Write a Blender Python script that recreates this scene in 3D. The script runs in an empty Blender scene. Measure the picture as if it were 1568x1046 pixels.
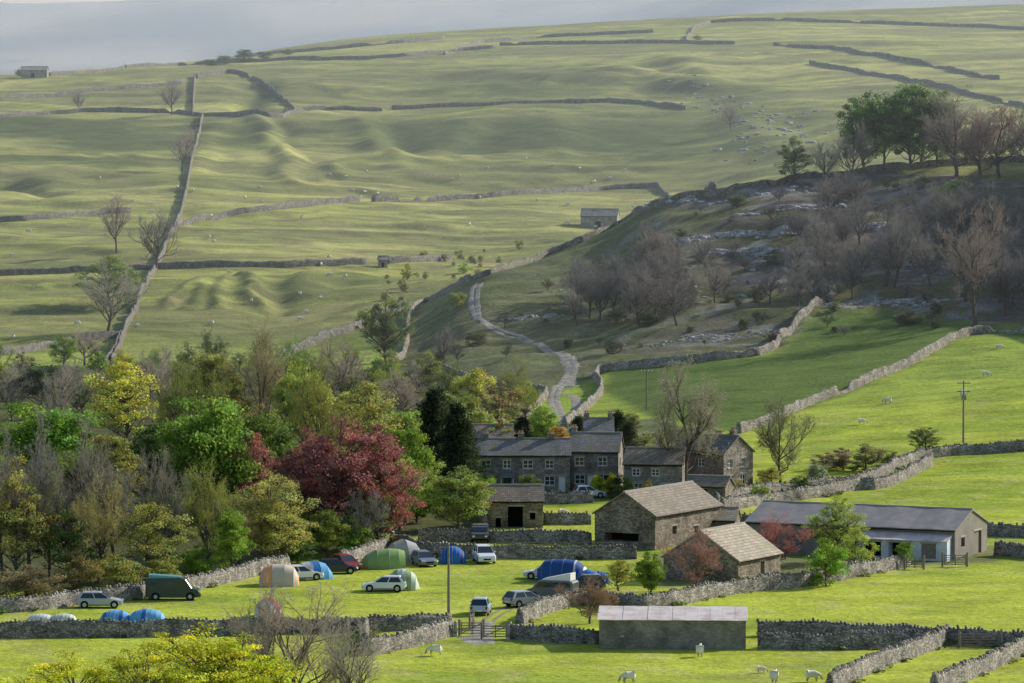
import bpy, bmesh, math, random
import numpy as np
from mathutils import Vector, Matrix
random.seed(5); rng=np.random.default_rng(11)
SC=bpy.context.scene
# ---------------------------------------------------------------- camera / survey geometry
F=6533.0; CAMZ=45.0; P=-math.atan(323/F)
def ray(px,py):
    xc=(px-784)/F; yc=(523-py)/F
    dy=math.cos(P)-yc*math.sin(P); dz=math.sin(P)+yc*math.cos(P)
    return xc/dy, dz/dy
def zat(py,Y): return CAMZ+ray(784,py)[1]*Y
cam=bpy.data.cameras.new("camera"); co=bpy.data.objects.new("camera",cam); SC.collection.objects.link(co)
cam.lens=150; cam.sensor_width=36; cam.clip_start=1; cam.clip_end=20000
co.location=(0,0,CAMZ); co.rotation_euler=(math.pi/2+P,0,0); SC.camera=co
# ---------------------------------------------------------------- light
EL=math.radians(28); AZ=math.radians(58)
w=bpy.data.worlds.new("World"); SC.world=w; w.use_nodes=True
nt=w.node_tree; bg=nt.nodes["Background"]; sk=nt.nodes.new("ShaderNodeTexSky"); sk.sky_type='NISHITA'
sk.sun_disc=False; sk.sun_elevation=EL; sk.sun_rotation=AZ; sk.air_density=1.0; sk.dust_density=1.0; sk.ozone_density=1.5
nt.links.new(sk.outputs[0],bg.inputs[0]); bg.inputs[1].default_value=0.15
sl=bpy.data.lights.new("sun","SUN"); sl.energy=5.0; sl.angle=math.radians(0.6); sl.color=(1,0.95,0.85)
so=bpy.data.objects.new("sun",sl); SC.collection.objects.link(so)
sd=Vector((math.sin(AZ)*math.cos(EL),math.cos(AZ)*math.cos(EL),math.sin(EL)))
so.rotation_euler=sd.to_track_quat('Z','Y').to_euler(); so.location=(200,400,300)
SC.view_settings.view_transform='Standard'; SC.view_settings.look='None'; SC.view_settings.exposure=0
# ---------------------------------------------------------------- noise
_T=rng.random((64,256,256))
def vn(x,y,s=0):
    T=_T[s%64]; xi=np.floor(x).astype(int); yi=np.floor(y).astype(int); fx=x-xi; fy=y-yi
    fx=fx*fx*(3-2*fx); fy=fy*fy*(3-2*fy); a=xi&255;b=(xi+1)&255;c=yi&255;d=(yi+1)&255
    return (T[a,c]*(1-fx)+T[b,c]*fx)*(1-fy)+(T[a,d]*(1-fx)+T[b,d]*fx)*fy
def fbm(x,y,s=0,o=4):
    r=0;A=1;t=0
    for i in range(o): r=r+A*vn(x*2**i,y*2**i,s+i); t+=A; A*=.5
    return r/t
def ss(a,b,x):
    t=np.clip((x-a)/(b-a),0,1); return t*t*(3-2*t)
# ---------------------------------------------------------------- terrain
def pchip(xk,yk,x):
    xk=np.asarray(xk,float); x=np.clip(x,xk[0],xk[-1]); h=np.diff(xk)[:,None]; d=np.diff(yk,axis=0)/h
    m=np.zeros_like(yk); m[0]=d[0]; m[-1]=d[-1]
    w1=2*h[1:]+h[:-1]; w2=h[1:]+2*h[:-1]; pr=d[:-1]*d[1:]
    with np.errstate(all='ignore'):
        mm=(w1+w2)/(w1/d[:-1]+w2/d[1:])
    m[1:-1]=np.where(pr>0,mm,0); m=np.nan_to_num(m)
    i=np.clip(np.searchsorted(xk,x,side='right')-1,0,len(xk)-2); t=((x-xk[i])/(xk[i+1]-xk[i]))[:,None]; hh=h[i]
    return (2*t**3-3*t**2+1)*yk[i]+(t**3-2*t**2+t)*hh*m[i]+(-2*t**3+3*t**2)*yk[i+1]+(t**3-t**2)*hh*m[i+1]
PX=[-600,0,150,300,450,600,750,900,1050,1200,1350,1500,1620,1850,2300]  # rightmost columns lie out of view, raised to cast shade on knoll and field
TAB={
560:[725,725,725,725,725,725,725,725,725,718,712,705,700,690,640],
620:[672,672,672,672,672,672,670,668,660,650,640,630,620,560,480],
680:[628,628,628,628,628,628,622,612,595,580,568,560,552,430,300],
740:[585,585,585,585,583,580,560,548,530,515,505,490,482,290,150],
800:[540,540,540,545,540,530,470,470,430,420,415,400,385,130,-20],
860:[500,500,500,500,500,490,418,388,320,297,300,290,282,40,-140],
900:[478,478,478,475,475,470,426,367,298,278,258,245,238,10,-180],
960:[440,440,440,435,438,440,428,378,316,295,275,262,250,30,-170],
1050:[395,395,392,390,395,405,410,388,350,330,310,300,290,120,-100],
1150:[345,345,345,345,350,360,368,363,345,325,305,295,290,180,0],
1300:[275,275,277,280,290,300,305,305,298,270,255,250,245,190,60],
1450:[215,215,218,220,230,235,238,238,230,215,200,190,185,160,60],
1600:[165,165,165,165,165,168,162,158,160,150,140,135,130,120,50],
1800:[120,120,113,108,105,102,98,95,90,85,80,80,78,70,30],
2000:[119,119,108,95,78,65,58,52,48,42,40,38,36,30,0],
2150:[125,125,115,98,74,55,43,36,28,20,15,11,8,0,-20],
2500:[150,150,140,130,115,100,90,80,70,60,50,50,40,30,20],
3000:[130,130,130,130,130,120,110,100,60,35,20,20,10,10,0],
3600:[100,100,100,100,95,85,75,60,12,-25,-40,-50,-50,-50,-50],
5000:[22,14,6,-4,-10,-16,-20,-22,-25,-45,-60,-60,-60,-60,-60]}
YK=[20,60,120,200,270,350,430,500]+sorted(TAB)+[6000,9500]
ZK=np.zeros((len(YK),len(PX)))
for i,Y in enumerate(YK):
    if Y<=500: ZK[i]=np.interp(Y,[20,60,120,200,270,500],[30,22,12,3,0,0])
    elif Y in TAB: ZK[i]=[zat(p,Y) for p in TAB[Y]]
    else: ZK[i]=ZK[len(YK)-3]*(.8 if Y==6000 else .1)
Yg=np.concatenate([np.geomspace(20,280,45)[:-1],np.geomspace(280,2250,950)[:-1],np.geomspace(2250,9500,70)])
Ug=np.concatenate([-np.geomspace(1.3,.152,26),np.arange(-.15,.1501,.0008),np.geomspace(.152,1.3,26)])
UK=[ray(p,523)[0] for p in PX]
Z=pchip(YK,ZK,Yg); Z=pchip(UK,Z.T.copy(),Ug).T
UU,YY=np.meshgrid(Ug,Yg); XX=UU*YY
def gz(X,Y):
    u=X/Y; i=min(max(np.searchsorted(Yg,Y)-1,0),len(Yg)-2); j=min(max(np.searchsorted(Ug,u)-1,0),len(Ug)-2)
    a=(Y-Yg[i])/(Yg[i+1]-Yg[i]); b=(u-Ug[j])/(Ug[j+1]-Ug[j])
    return float((Z[i,j]*(1-b)+Z[i,j+1]*b)*(1-a)+(Z[i+1,j]*(1-b)+Z[i+1,j+1]*b)*a)
def G(px,py,ymax=2300):
    """ground point met by the sight line (survey of the terrain)"""
    u,t=ray(px,py); j=min(max(np.searchsorted(Ug,u)-1,0),len(Ug)-2); b=(u-Ug[j])/(Ug[j+1]-Ug[j])
    col=Z[:,j]*(1-b)+Z[:,j+1]*b; m=(Yg>230)&(Yg<=ymax); ys=Yg[m]; d=CAMZ+t*ys-col[m]
    k=np.where(d<=0)[0]
    if len(k)==0: Y=ys[np.argmin(d)]
    elif k[0]==0: Y=ys[0]
    else:
        k=k[0]; Y=ys[k-1]+(ys[k]-ys[k-1])*d[k-1]/(d[k-1]-d[k]+1e-9)
    X=u*Y; return Vector((X,Y,gz(X,Y)))
def poly(pts,ymax=2300): return [(G(a,b,ymax).x,G(a,b,ymax).y) for a,b in pts]
def inside(pg,X,Y):
    r=np.zeros(np.shape(X),bool); n=len(pg)
    for i in range(n):
        x1,y1=pg[i]; x2,y2=pg[(i+1)%n]
        if y1==y2: continue
        c=((y1>Y)!=(y2>Y))&(X<(x2-x1)*(Y-y1)/(y2-y1)+x1); r^=c
    return r
KN=poly([(585,580),(625,500),(720,432),(900,370),(1050,302),(1200,280),(1350,262),(1700,240),(1700,492),(1470,492),(1340,475),(1240,485),(1190,535),(930,565),(850,605),(700,580)],930)
kmask=inside(KN,XX,YY).astype(float)
def blur(a,n):
    for _ in range(n):
        a=(a+np.roll(a,1,0)+np.roll(a,-1,0)+np.roll(a,1,1)+np.roll(a,-1,1))/5
    return a
kmask=blur(kmask,6)
UF=poly([(925,600),(930,566),(1100,552),(1190,540),(1250,480),(1340,475),(1470,492),(1700,495),(1700,505),(1520,510),(1470,516),(1400,556),(1300,600),(1230,622),(1180,648),(1130,664),(1000,640)],930)
ufm=blur(inside(UF,XX,YY).astype(float),4)
hill=ss(740,860,YY)*(1-kmask)
# spurs and gullies on the hill side, laid along the ground between two surveyed points
def ridge(p0,p1,Wd,h,asym=0):
    a=G(*p0); b_=G(*p1); ax,ay=a.x,a.y; dx,dy=b_.x-ax,b_.y-ay; L2=dx*dx+dy*dy
    t=((XX-ax)*dx+(YY-ay)*dy)/L2; tc=np.clip(t,0,1); wob=(fbm(t*4+px_seed[0],t*0+px_seed[0],2,2)-.5)*Wd*2.2
    L_=math.sqrt(L2); sgn=((XX-ax)*dy-(YY-ay)*dx)/L_+wob; ex=(t-tc)*L_
    px_seed[0]+=3.7
    return h*np.exp(-(sgn/Wd)**2-(ex/(Wd*2.2))**2)
px_seed=[1.3]
add=0
for p0,p1,W_,h_ in [((258,472),(300,438),1.6,.8),((296,474),(322,436),1.7,.9),((330,472),(345,436),1.7,.9),((372,432),(405,472),2.2,1.5),((410,478),(425,432),3.5,-1.3),((440,470),(520,440),5,-.8),
   ((400,182),(428,232),5,2.0),((428,232),(452,285),4,1.7),((418,190),(440,240),4,-1.6),((440,232),(500,262),5,1.5),((500,262),(556,300),5,1.4),((470,240),(540,300),4,-1.4),((552,190),(575,225),6,1.8),((575,225),(625,262),6,1.4),((590,195),(640,240),7,-1.5),
   ((700,228),(745,172),8,1.3),((720,232),(770,176),8,-1.1),((330,195),(305,262),6,1.1),((345,200),(330,262),6,-.9),((820,175),(860,225),8,1.0),((0,272),(60,300),6,-1.8),((0,262),(70,286),6,1.2),((110,262),(262,290),7,.9),((30,240),(180,236),10,1.2),
   ((640,246),(800,240),10,1.2),((820,238),(1040,240),12,1.4),((860,262),(1150,262),12,1.2),((640,272),(860,275),9,.9),((320,250),(420,262),7,.8),((560,252),(660,232),8,1),((20,375),(200,386),5,.9),((470,402),(560,388),5,.8),((640,350),(860,345),6,.8),
   ((40,445),(120,440),4,1.0),((430,440),(560,420),5,1.1),((500,500),(560,470),4,1.0),((950,112),(1050,128),16,3),((1010,95),(1120,160),12,2.5),((1120,160),(1175,235),10,2.5),((1035,110),(1100,170),10,-2.5),((780,120),(1000,130),14,2.4),((540,140),(800,130),14,2),((380,130),(398,172),7,-2),((1190,140),(1300,200),12,1.5),((980,120),(1020,150),8,-1.8)]:
    add=add+ridge(p0,p1,W_,h_)
Z+=add*(1-kmask)
crestfade=1-ss(1750,2050,YY)*.6
wx_=XX+(fbm(XX/60,YY/60,50)-.5)*50; wy_=YY+(fbm(XX/50,YY/70,53)-.5)*60
Z+=hill*crestfade*((fbm(wx_/85,wy_/50,1,2)-.5)*3.4+(fbm(wx_/110,wy_/14,5,3)-.5)*1.8+(fbm(wx_/24,wy_/15,8,4)-.5)*1.5)
Z+=kmask*((fbm(XX/14,YY/9,9)-.5)*3.4)
Z+=ss(500,620,YY)*(1-hill)*(1-kmask)*(1-ss(720,760,YY))*(fbm(XX/25,YY/25,13)-.5)*1.2
Z+=(fbm(XX/7,YY/7,17)-.5)*.24*(1-ss(900,1200,YY))
Z+=ss(2600,4000,YY)*(fbm(XX/300,YY/500,20)-.5)*20
# ---- colours
def C(*c): return np.array(c)
n1=fbm(XX/45,YY/30,23); n2=fbm(XX/9,YY/7,27); n3=fbm(wx_/130,wy_/30,31); n4=fbm(XX/3,YY/3,35,3); n5=fbm(wx_/60,wy_/8,39,4); n6=fbm(XX/14,YY/12,43)
def mix(a,b,f): f=np.asarray(f)[...,None]; return a*(1-f)+b*f
lush=mix(C(.41,.49,.05)+0*XX[...,None],C(.50,.545,.075),n2); lush=mix(lush,C(.26,.35,.045),ss(.47,.64,n6)*.65); lush=mix(lush,C(.48,.46,.16),ss(.55,.72,n4)*.45)
rightf=mix(C(.30,.40,.055)+0*XX[...,None],C(.38,.46,.08),n1); rightf=mix(rightf,C(.20,.28,.05),ss(.46,.66,n6)*.55)
upf=mix(C(.10,.16,.035)+0*XX[...,None],C(.16,.225,.048),n1)  # upper field, with the knoll's cast shadow painted in as darker green
hillc=mix(C(.38,.40,.105)+0*XX[...,None],C(.48,.47,.155),ss(.35,.65,n1)); hillc=mix(hillc,C(.22,.23,.085),ss(.47,.62,n3)*.8); hillc=mix(hillc,C(.29,.245,.13),ss(.54,.68,n2)*.6); hillc=mix(hillc,C(.18,.20,.075),ss(.50,.62,n5)*.6)
dark=0*XX  # hillside shadow bands and shaded hollows, painted into the grass colour
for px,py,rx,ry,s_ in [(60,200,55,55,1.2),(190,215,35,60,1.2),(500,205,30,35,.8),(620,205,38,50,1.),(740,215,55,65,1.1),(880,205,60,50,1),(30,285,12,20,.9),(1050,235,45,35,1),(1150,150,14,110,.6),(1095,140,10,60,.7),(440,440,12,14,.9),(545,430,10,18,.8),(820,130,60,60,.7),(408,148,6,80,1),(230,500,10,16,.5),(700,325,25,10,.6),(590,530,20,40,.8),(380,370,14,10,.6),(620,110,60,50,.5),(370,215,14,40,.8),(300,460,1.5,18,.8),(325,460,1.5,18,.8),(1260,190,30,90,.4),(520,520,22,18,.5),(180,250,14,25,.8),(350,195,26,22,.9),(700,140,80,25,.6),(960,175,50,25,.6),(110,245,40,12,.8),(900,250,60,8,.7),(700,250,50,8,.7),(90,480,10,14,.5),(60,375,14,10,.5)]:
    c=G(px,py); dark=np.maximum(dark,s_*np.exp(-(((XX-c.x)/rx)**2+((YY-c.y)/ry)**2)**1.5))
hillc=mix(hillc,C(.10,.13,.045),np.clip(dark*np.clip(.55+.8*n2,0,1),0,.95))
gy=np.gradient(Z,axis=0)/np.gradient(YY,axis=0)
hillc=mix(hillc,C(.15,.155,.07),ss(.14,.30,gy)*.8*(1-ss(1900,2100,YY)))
knc=mix(C(.115,.12,.058)+0*XX[...,None],C(.17,.17,.075),n1); knc=mix(knc,C(.16,.14,.12),ss(.42,.58,n2)); knc=mix(knc,C(.30,.29,.275),ss(.58,.66,fbm(XX/6,YY/4,41))*.75)  # knoll scrub and scree, colour darkened to stand for its shaded slope
kl=ss(1250,800,(XX/YY)*F+784); knc=mix(knc,mix(C(.14,.18,.06)+0*knc,C(.22,.21,.10),n2),kl*.8)
col=lush
col=mix(col,rightf,ss(600,680,YY))
col=mix(col,upf,ufm)
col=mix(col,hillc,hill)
col=mix(col,knc,kmask)
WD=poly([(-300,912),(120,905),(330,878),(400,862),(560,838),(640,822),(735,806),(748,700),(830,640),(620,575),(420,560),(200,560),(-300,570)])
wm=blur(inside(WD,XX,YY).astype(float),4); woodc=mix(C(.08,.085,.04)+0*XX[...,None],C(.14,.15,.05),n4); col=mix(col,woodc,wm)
GD=poly([(735,765),(1140,768),(1135,690),(1000,640),(735,650)]); gm=blur(inside(GD,XX,YY).astype(float),3); col=mix(col,mix(C(.12,.16,.05)+0*col,C(.22,.20,.15),n2),gm*.9)
YDp=poly([(1010,900),(1200,885),(1330,868),(1530,862),(1530,835),(1100,830),(1000,850)]); ym=blur(inside(YDp,XX,YY).astype(float),2); col=mix(col,mix(C(.24,.21,.14)+0*col,C(.16,.21,.06),n2),ym*.8)
moor=mix(C(.22,.26,.31)+0*col,C(.42,.44,.42),ss(.3,.7,fbm(XX/170,YY/300,45))); col=mix(col,moor,ss(2200,2700,YY))  # far moor, distance haze painted in as a pale bluish tone
col=np.clip(col,0,1)
# ---------------------------------------------------------------- mesh helpers
def mk(name,V,blocks,mats,tint=None,smooth=False,link=True):
    me=bpy.data.meshes.new(name); V=np.asarray(V,np.float32); me.vertices.add(len(V)); me.vertices.foreach_set("co",V.ravel())
    lv=np.concatenate([np.asarray(f).ravel() for f,_ in blocks]).astype(np.int32)
    tot=np.concatenate([np.full(len(f),np.asarray(f).shape[1]) for f,_ in blocks]); st=np.concatenate([[0],np.cumsum(tot)[:-1]]).astype(np.int32)
    mi=np.concatenate([np.full(len(f),m) for f,m in blocks]).astype(np.int32)
    me.loops.add(len(lv)); me.loops.foreach_set("vertex_index",lv); me.polygons.add(len(tot)); me.polygons.foreach_set("loop_start",st)
    for m in mats: me.materials.append(m)
    me.polygons.foreach_set("material_index",mi); me.update(calc_edges=True)
    if smooth: me.polygons.foreach_set("use_smooth",np.ones(len(tot),bool))
    if tint is not None:
        t=np.asarray(tint,np.float32)
        if t.ndim==1: t=np.stack([t,t,t],1)
        a=me.color_attributes.new("tint",'FLOAT_COLOR','POINT'); a.data.foreach_set("color",np.concatenate([t,np.ones((len(t),1),np.float32)],1).astype(np.float32).ravel())
    if not link: return me
    o=bpy.data.objects.new(name,me); SC.collection.objects.link(o); return o
def N(m,t,**k):
    n=m.node_tree.nodes.new(t)
    for a,b in k.items(): setattr(n,a,b)
    return n
def mat(name,rough=.85,spec=.2):
    m=bpy.data.materials.new(name); m.use_nodes=True; b=m.node_tree.nodes["Principled BSDF"]; b.inputs["Roughness"].default_value=rough
    b.inputs["Specular IOR Level"].default_value=spec; return m,b,m.node_tree.links
def plain(name,c,rough=.6,spec=.4,var=.15,metal=0):
    m,b,L=mat(name,rough,spec); n=N(m,"ShaderNodeTexNoise"); n.inputs["Scale"].default_value=3; tc=N(m,"ShaderNodeTexCoord"); L.new(tc.outputs["Object"],n.inputs["Vector"])
    r=N(m,"ShaderNodeMapRange"); r.inputs[3].default_value=1-var; r.inputs[4].default_value=1+var; L.new(n.outputs[0],r.inputs[0])
    x=N(m,"ShaderNodeVectorMath",operation='SCALE'); x.inputs[0].default_value=c; L.new(r.outputs[0],x.inputs["Scale"]); L.new(x.outputs[0],b.inputs["Base Color"]); b.inputs["Metallic"].default_value=metal; return m
# ground material
m,b,L=mat("grassland",.95,.05)
at=N(m,"ShaderNodeAttribute",attribute_name="tint"); tc=N(m,"ShaderNodeTexCoord")
na=N(m,"ShaderNodeTexNoise"); na.inputs["Scale"].default_value=1.3; na.inputs["Detail"].default_value=6; na.inputs["Roughness"].default_value=.7; L.new(tc.outputs["Object"],na.inputs["Vector"])
mpn=N(m,"ShaderNodeMapping"); mpn.inputs["Scale"].default_value=(1,1.6,1); L.new(tc.outputs["Object"],mpn.inputs[0])
nb=N(m,"ShaderNodeTexNoise"); nb.inputs["Scale"].default_value=.11; nb.inputs["Detail"].default_value=9; nb.inputs["Roughness"].default_value=.75; L.new(mpn.outputs[0],nb.inputs["Vector"])
r1=N(m,"ShaderNodeMapRange"); r1.inputs[1].default_value=.3; r1.inputs[2].default_value=.7; r1.inputs[3].default_value=.66; r1.inputs[4].default_value=1.28; L.new(na.outputs[0],r1.inputs[0])
r2=N(m,"ShaderNodeMapRange"); r2.inputs[1].default_value=.34; r2.inputs[2].default_value=.66; r2.inputs[3].default_value=.64; r2.inputs[4].default_value=1.2; L.new(nb.outputs[0],r2.inputs[0])
mu=N(m,"ShaderNodeMath",operation='MULTIPLY'); L.new(r1.outputs[0],mu.inputs[0]); L.new(r2.outputs[0],mu.inputs[1])
x=N(m,"ShaderNodeVectorMath",operation='SCALE'); L.new(at.outputs["Color"],x.inputs[0]); L.new(mu.outputs[0],x.inputs["Scale"]); L.new(x.outputs[0],b.inputs["Base Color"])
bu=N(m,"ShaderNodeBump"); bu.inputs["Strength"].default_value=.75; bu.inputs["Distance"].default_value=.4; L.new(na.outputs[0],bu.inputs["Height"]); L.new(bu.outputs[0],b.inputs["Normal"])
M_ground=m
ny,nx=XX.shape; I=np.arange(ny*nx).reshape(ny,nx)
q=np.stack([I[:-1,:-1],I[:-1,1:],I[1:,1:],I[1:,:-1]],-1).reshape(-1,4)
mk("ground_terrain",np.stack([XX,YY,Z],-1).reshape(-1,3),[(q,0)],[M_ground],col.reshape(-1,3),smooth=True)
# real aerial haze: thin homogeneous scattering volumes filling the dale
def haze(name,dens,c,y0,y1,z1):
    m=bpy.data.materials.new(name); m.use_nodes=True; n=m.node_tree; n.nodes.remove(n.nodes["Principled BSDF"]); vs=n.nodes.new("ShaderNodeVolumeScatter"); vs.inputs["Color"].default_value=(*c,1); vs.inputs["Density"].default_value=dens; vs.inputs["Anisotropy"].default_value=.4
    n.links.new(vs.outputs[0],n.nodes["Material Output"].inputs["Volume"])
    V=[(x,y,z) for z in(-60,z1) for y in(y0,y1) for x in(-9000,9000)]
    mk(name,V,[(np.array([(0,2,3,1),(4,5,7,6),(0,1,5,4),(2,6,7,3),(0,4,6,2),(1,3,7,5)]),0)],[m])
haze("valley_haze",.00016,(.90,.96,1),560,2290,250)
haze("distant_haze",.00030,(.80,.91,1),2300,9450,270)
# stone
def stone(name,c1,c2,scale=2.6,zs=1.8,dark=.35,objcol=False,bump=.8):
    m,b,L=mat(name,.9,.15); tc=N(m,"ShaderNodeTexCoord"); mp=N(m,"ShaderNodeMapping"); mp.inputs["Scale"].default_value=(1,1,zs); L.new(tc.outputs["Object"],mp.inputs[0])
    v=N(m,"ShaderNodeTexVoronoi"); v.inputs["Scale"].default_value=scale; L.new(mp.outputs[0],v.inputs["Vector"])
    e=N(m,"ShaderNodeTexVoronoi",feature='DISTANCE_TO_EDGE'); e.inputs["Scale"].default_value=scale; L.new(mp.outputs[0],e.inputs["Vector"])
    s=N(m,"ShaderNodeSeparateColor"); L.new(v.outputs["Color"],s.inputs[0])
    mx=N(m,"ShaderNodeMix",data_type='RGBA'); mx.inputs[6].default_value=(*c1,1); mx.inputs[7].default_value=(*c2,1); L.new(s.outputs[0],mx.inputs[0])
    r=N(m,"ShaderNodeMapRange"); r.inputs[1].default_value=0; r.inputs[2].default_value=.09; r.inputs[3].default_value=dark; r.inputs[4].default_value=1; L.new(e.outputs["Distance"],r.inputs[0])
    nn=N(m,"ShaderNodeTexNoise"); nn.inputs["Scale"].default_value=.7; nn.inputs["Detail"].default_value=4; L.new(tc.outputs["Object"],nn.inputs["Vector"])
    r3=N(m,"ShaderNodeMapRange"); r3.inputs[1].default_value=.3; r3.inputs[2].default_value=.7; r3.inputs[3].default_value=.6; r3.inputs[4].default_value=1.3; L.new(nn.outputs[0],r3.inputs[0])
    mu=N(m,"ShaderNodeMath",operation='MULTIPLY'); L.new(r.outputs[0],mu.inputs[0]); L.new(r3.outputs[0],mu.inputs[1])
    x=N(m,"ShaderNodeVectorMath",operation='SCALE'); L.new(mx.outputs[2],x.inputs[0]); L.new(mu.outputs[0],x.inputs["Scale"]); out=x.outputs[0]
    if objcol:
        oi=N(m,"ShaderNodeObjectInfo"); y=N(m,"ShaderNodeVectorMath",operation='MULTIPLY'); L.new(out,y.inputs[0]); L.new(oi.outputs["Color"],y.inputs[1]); out=y.outputs[0]
    L.new(out,b.inputs["Base Color"])
    bu=N(m,"ShaderNodeBump"); bu.inputs["Strength"].default_value=bump; bu.inputs["Distance"].default_value=.08; L.new(r.outputs[0],bu.inputs["Height"]); L.new(bu.outputs[0],b.inputs["Normal"])
    return m
M_wall=stone("drystone",(.19,.175,.145),(.44,.40,.34),3.2,1.7,.2,True)
M_house=stone("limestone_rubble",(.22,.195,.165),(.42,.375,.31),3.2,2.2,.5)
M_barn=stone("barn_stone",(.18,.15,.12),(.38,.32,.24),3,2,.45)
M_rock=stone("limestone_rock",(.32,.31,.30),(.50,.49,.465),.9,1.2,.4)
M_block=stone("block_work",(.24,.215,.185),(.30,.27,.235),2.2,2.,.7)
def slate(name,c1,c2,sw=.45,sh=.3,moss=(.16,.16,.06)):
    m,b,L=mat(name,.7,.35); tc=N(m,"ShaderNodeTexCoord"); br=N(m,"ShaderNodeTexBrick"); br.inputs["Scale"].default_value=1; br.inputs["Brick Width"].default_value=sw; br.inputs["Row Height"].default_value=sh; br.inputs["Mortar Size"].default_value=.025
    br.inputs["Color1"].default_value=(*c1,1); br.inputs["Color2"].default_value=(*c2,1); br.inputs["Mortar"].default_value=(c1[0]*.35,c1[1]*.35,c1[2]*.35,1); L.new(tc.outputs["Object"],br.inputs["Vector"])
    n=N(m,"ShaderNodeTexNoise"); n.inputs["Scale"].default_value=.8; n.inputs["Detail"].default_value=6; L.new(tc.outputs["Object"],n.inputs["Vector"])
    r=N(m,"ShaderNodeMapRange"); r.inputs[1].default_value=.47; r.inputs[2].default_value=.72; L.new(n.outputs[0],r.inputs[0]); mx=N(m,"ShaderNodeMix",data_type='RGBA'); L.new(r.outputs[0],mx.inputs[0]); L.new(br.outputs[0],mx.inputs[6]); mx.inputs[7].default_value=(*moss,1)
    L.new(mx.outputs[2],b.inputs["Base Color"]); bu=N(m,"ShaderNodeBump"); bu.inputs["Strength"].default_value=.6; bu.inputs["Distance"].default_value=.05; L.new(br.outputs["Fac"],bu.inputs["Height"]); bu.invert=True; L.new(bu.outputs[0],b.inputs["Normal"]); return m
M_slate=slate("slate_roof",(.17,.165,.165),(.26,.25,.24)); M_slab=slate("stone_slate_roof",(.32,.26,.185),(.48,.40,.29),.6,.35,(.26,.25,.14)); M_brslate=slate("brown_slate_roof",(.20,.16,.12),(.32,.26,.19),.5,.35,(.17,.16,.09))
def corr(name,c,c2):
    m,b,L=mat(name,.55,.35); tc=N(m,"ShaderNodeTexCoord"); wv=N(m,"ShaderNodeTexWave"); wv.inputs["Scale"].default_value=4.2; wv.bands_direction='X'; L.new(tc.outputs["Object"],wv.inputs["Vector"])
    n=N(m,"ShaderNodeTexNoise"); n.inputs["Scale"].default_value=.6; n.inputs["Detail"].default_value=7; n.inputs["Roughness"].default_value=.7; L.new(tc.outputs["Object"],n.inputs["Vector"]); r=N(m,"ShaderNodeMapRange"); r.inputs[1].default_value=.4; r.inputs[2].default_value=.7; L.new(n.outputs[0],r.inputs[0])
    mx=N(m,"ShaderNodeMix",data_type='RGBA'); L.new(r.outputs[0],mx.inputs[0]); mx.inputs[6].default_value=(*c,1); mx.inputs[7].default_value=(*c2,1); L.new(mx.outputs[2],b.inputs["Base Color"])
    bu=N(m,"ShaderNodeBump"); bu.inputs["Strength"].default_value=.6; bu.inputs["Distance"].default_value=.03; L.new(wv.outputs["Fac"],bu.inputs["Height"]); L.new(bu.outputs[0],b.inputs["Normal"]); return m
M_tin=corr("corrugated_pale",(.72,.65,.60),(.42,.28,.23)); M_tin2=corr("corrugated_grey",(.24,.225,.215),(.40,.34,.30)); M_tin3=corr("corrugated_white",(.66,.72,.80),(.45,.48,.54)); M_tin4=corr("corrugated_dark",(.18,.165,.15),(.28,.24,.20))
M_glass=plain("window_glass",(.03,.04,.05),.08,.6,.1); M_white=plain("white_paint",(.80,.80,.78),.5); M_black=plain("dark_interior",(.012,.011,.010),.9,.1); M_wood=plain("weathered_wood",(.24,.21,.17),.85,.1,.3)
M_render=plain("white_render",(.72,.71,.68),.8,.1,.1); M_tyre=plain("tyre_rubber",(.015,.015,.015),.8); M_alloy=plain("alloy",(.45,.45,.47),.35,.5,.1,.6); M_red=plain("tail_lamp",(.4,.01,.01),.2); M_lamp=plain("head_lamp",(.75,.75,.75),.1)
M_trk=stone("gravel_track",(.27,.245,.20),(.40,.37,.31),2.5,1,.7); M_bark=plain("bark",(.125,.105,.088),.95,.05,.4); M_green=plain("green_door",(.03,.10,.06))
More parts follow.
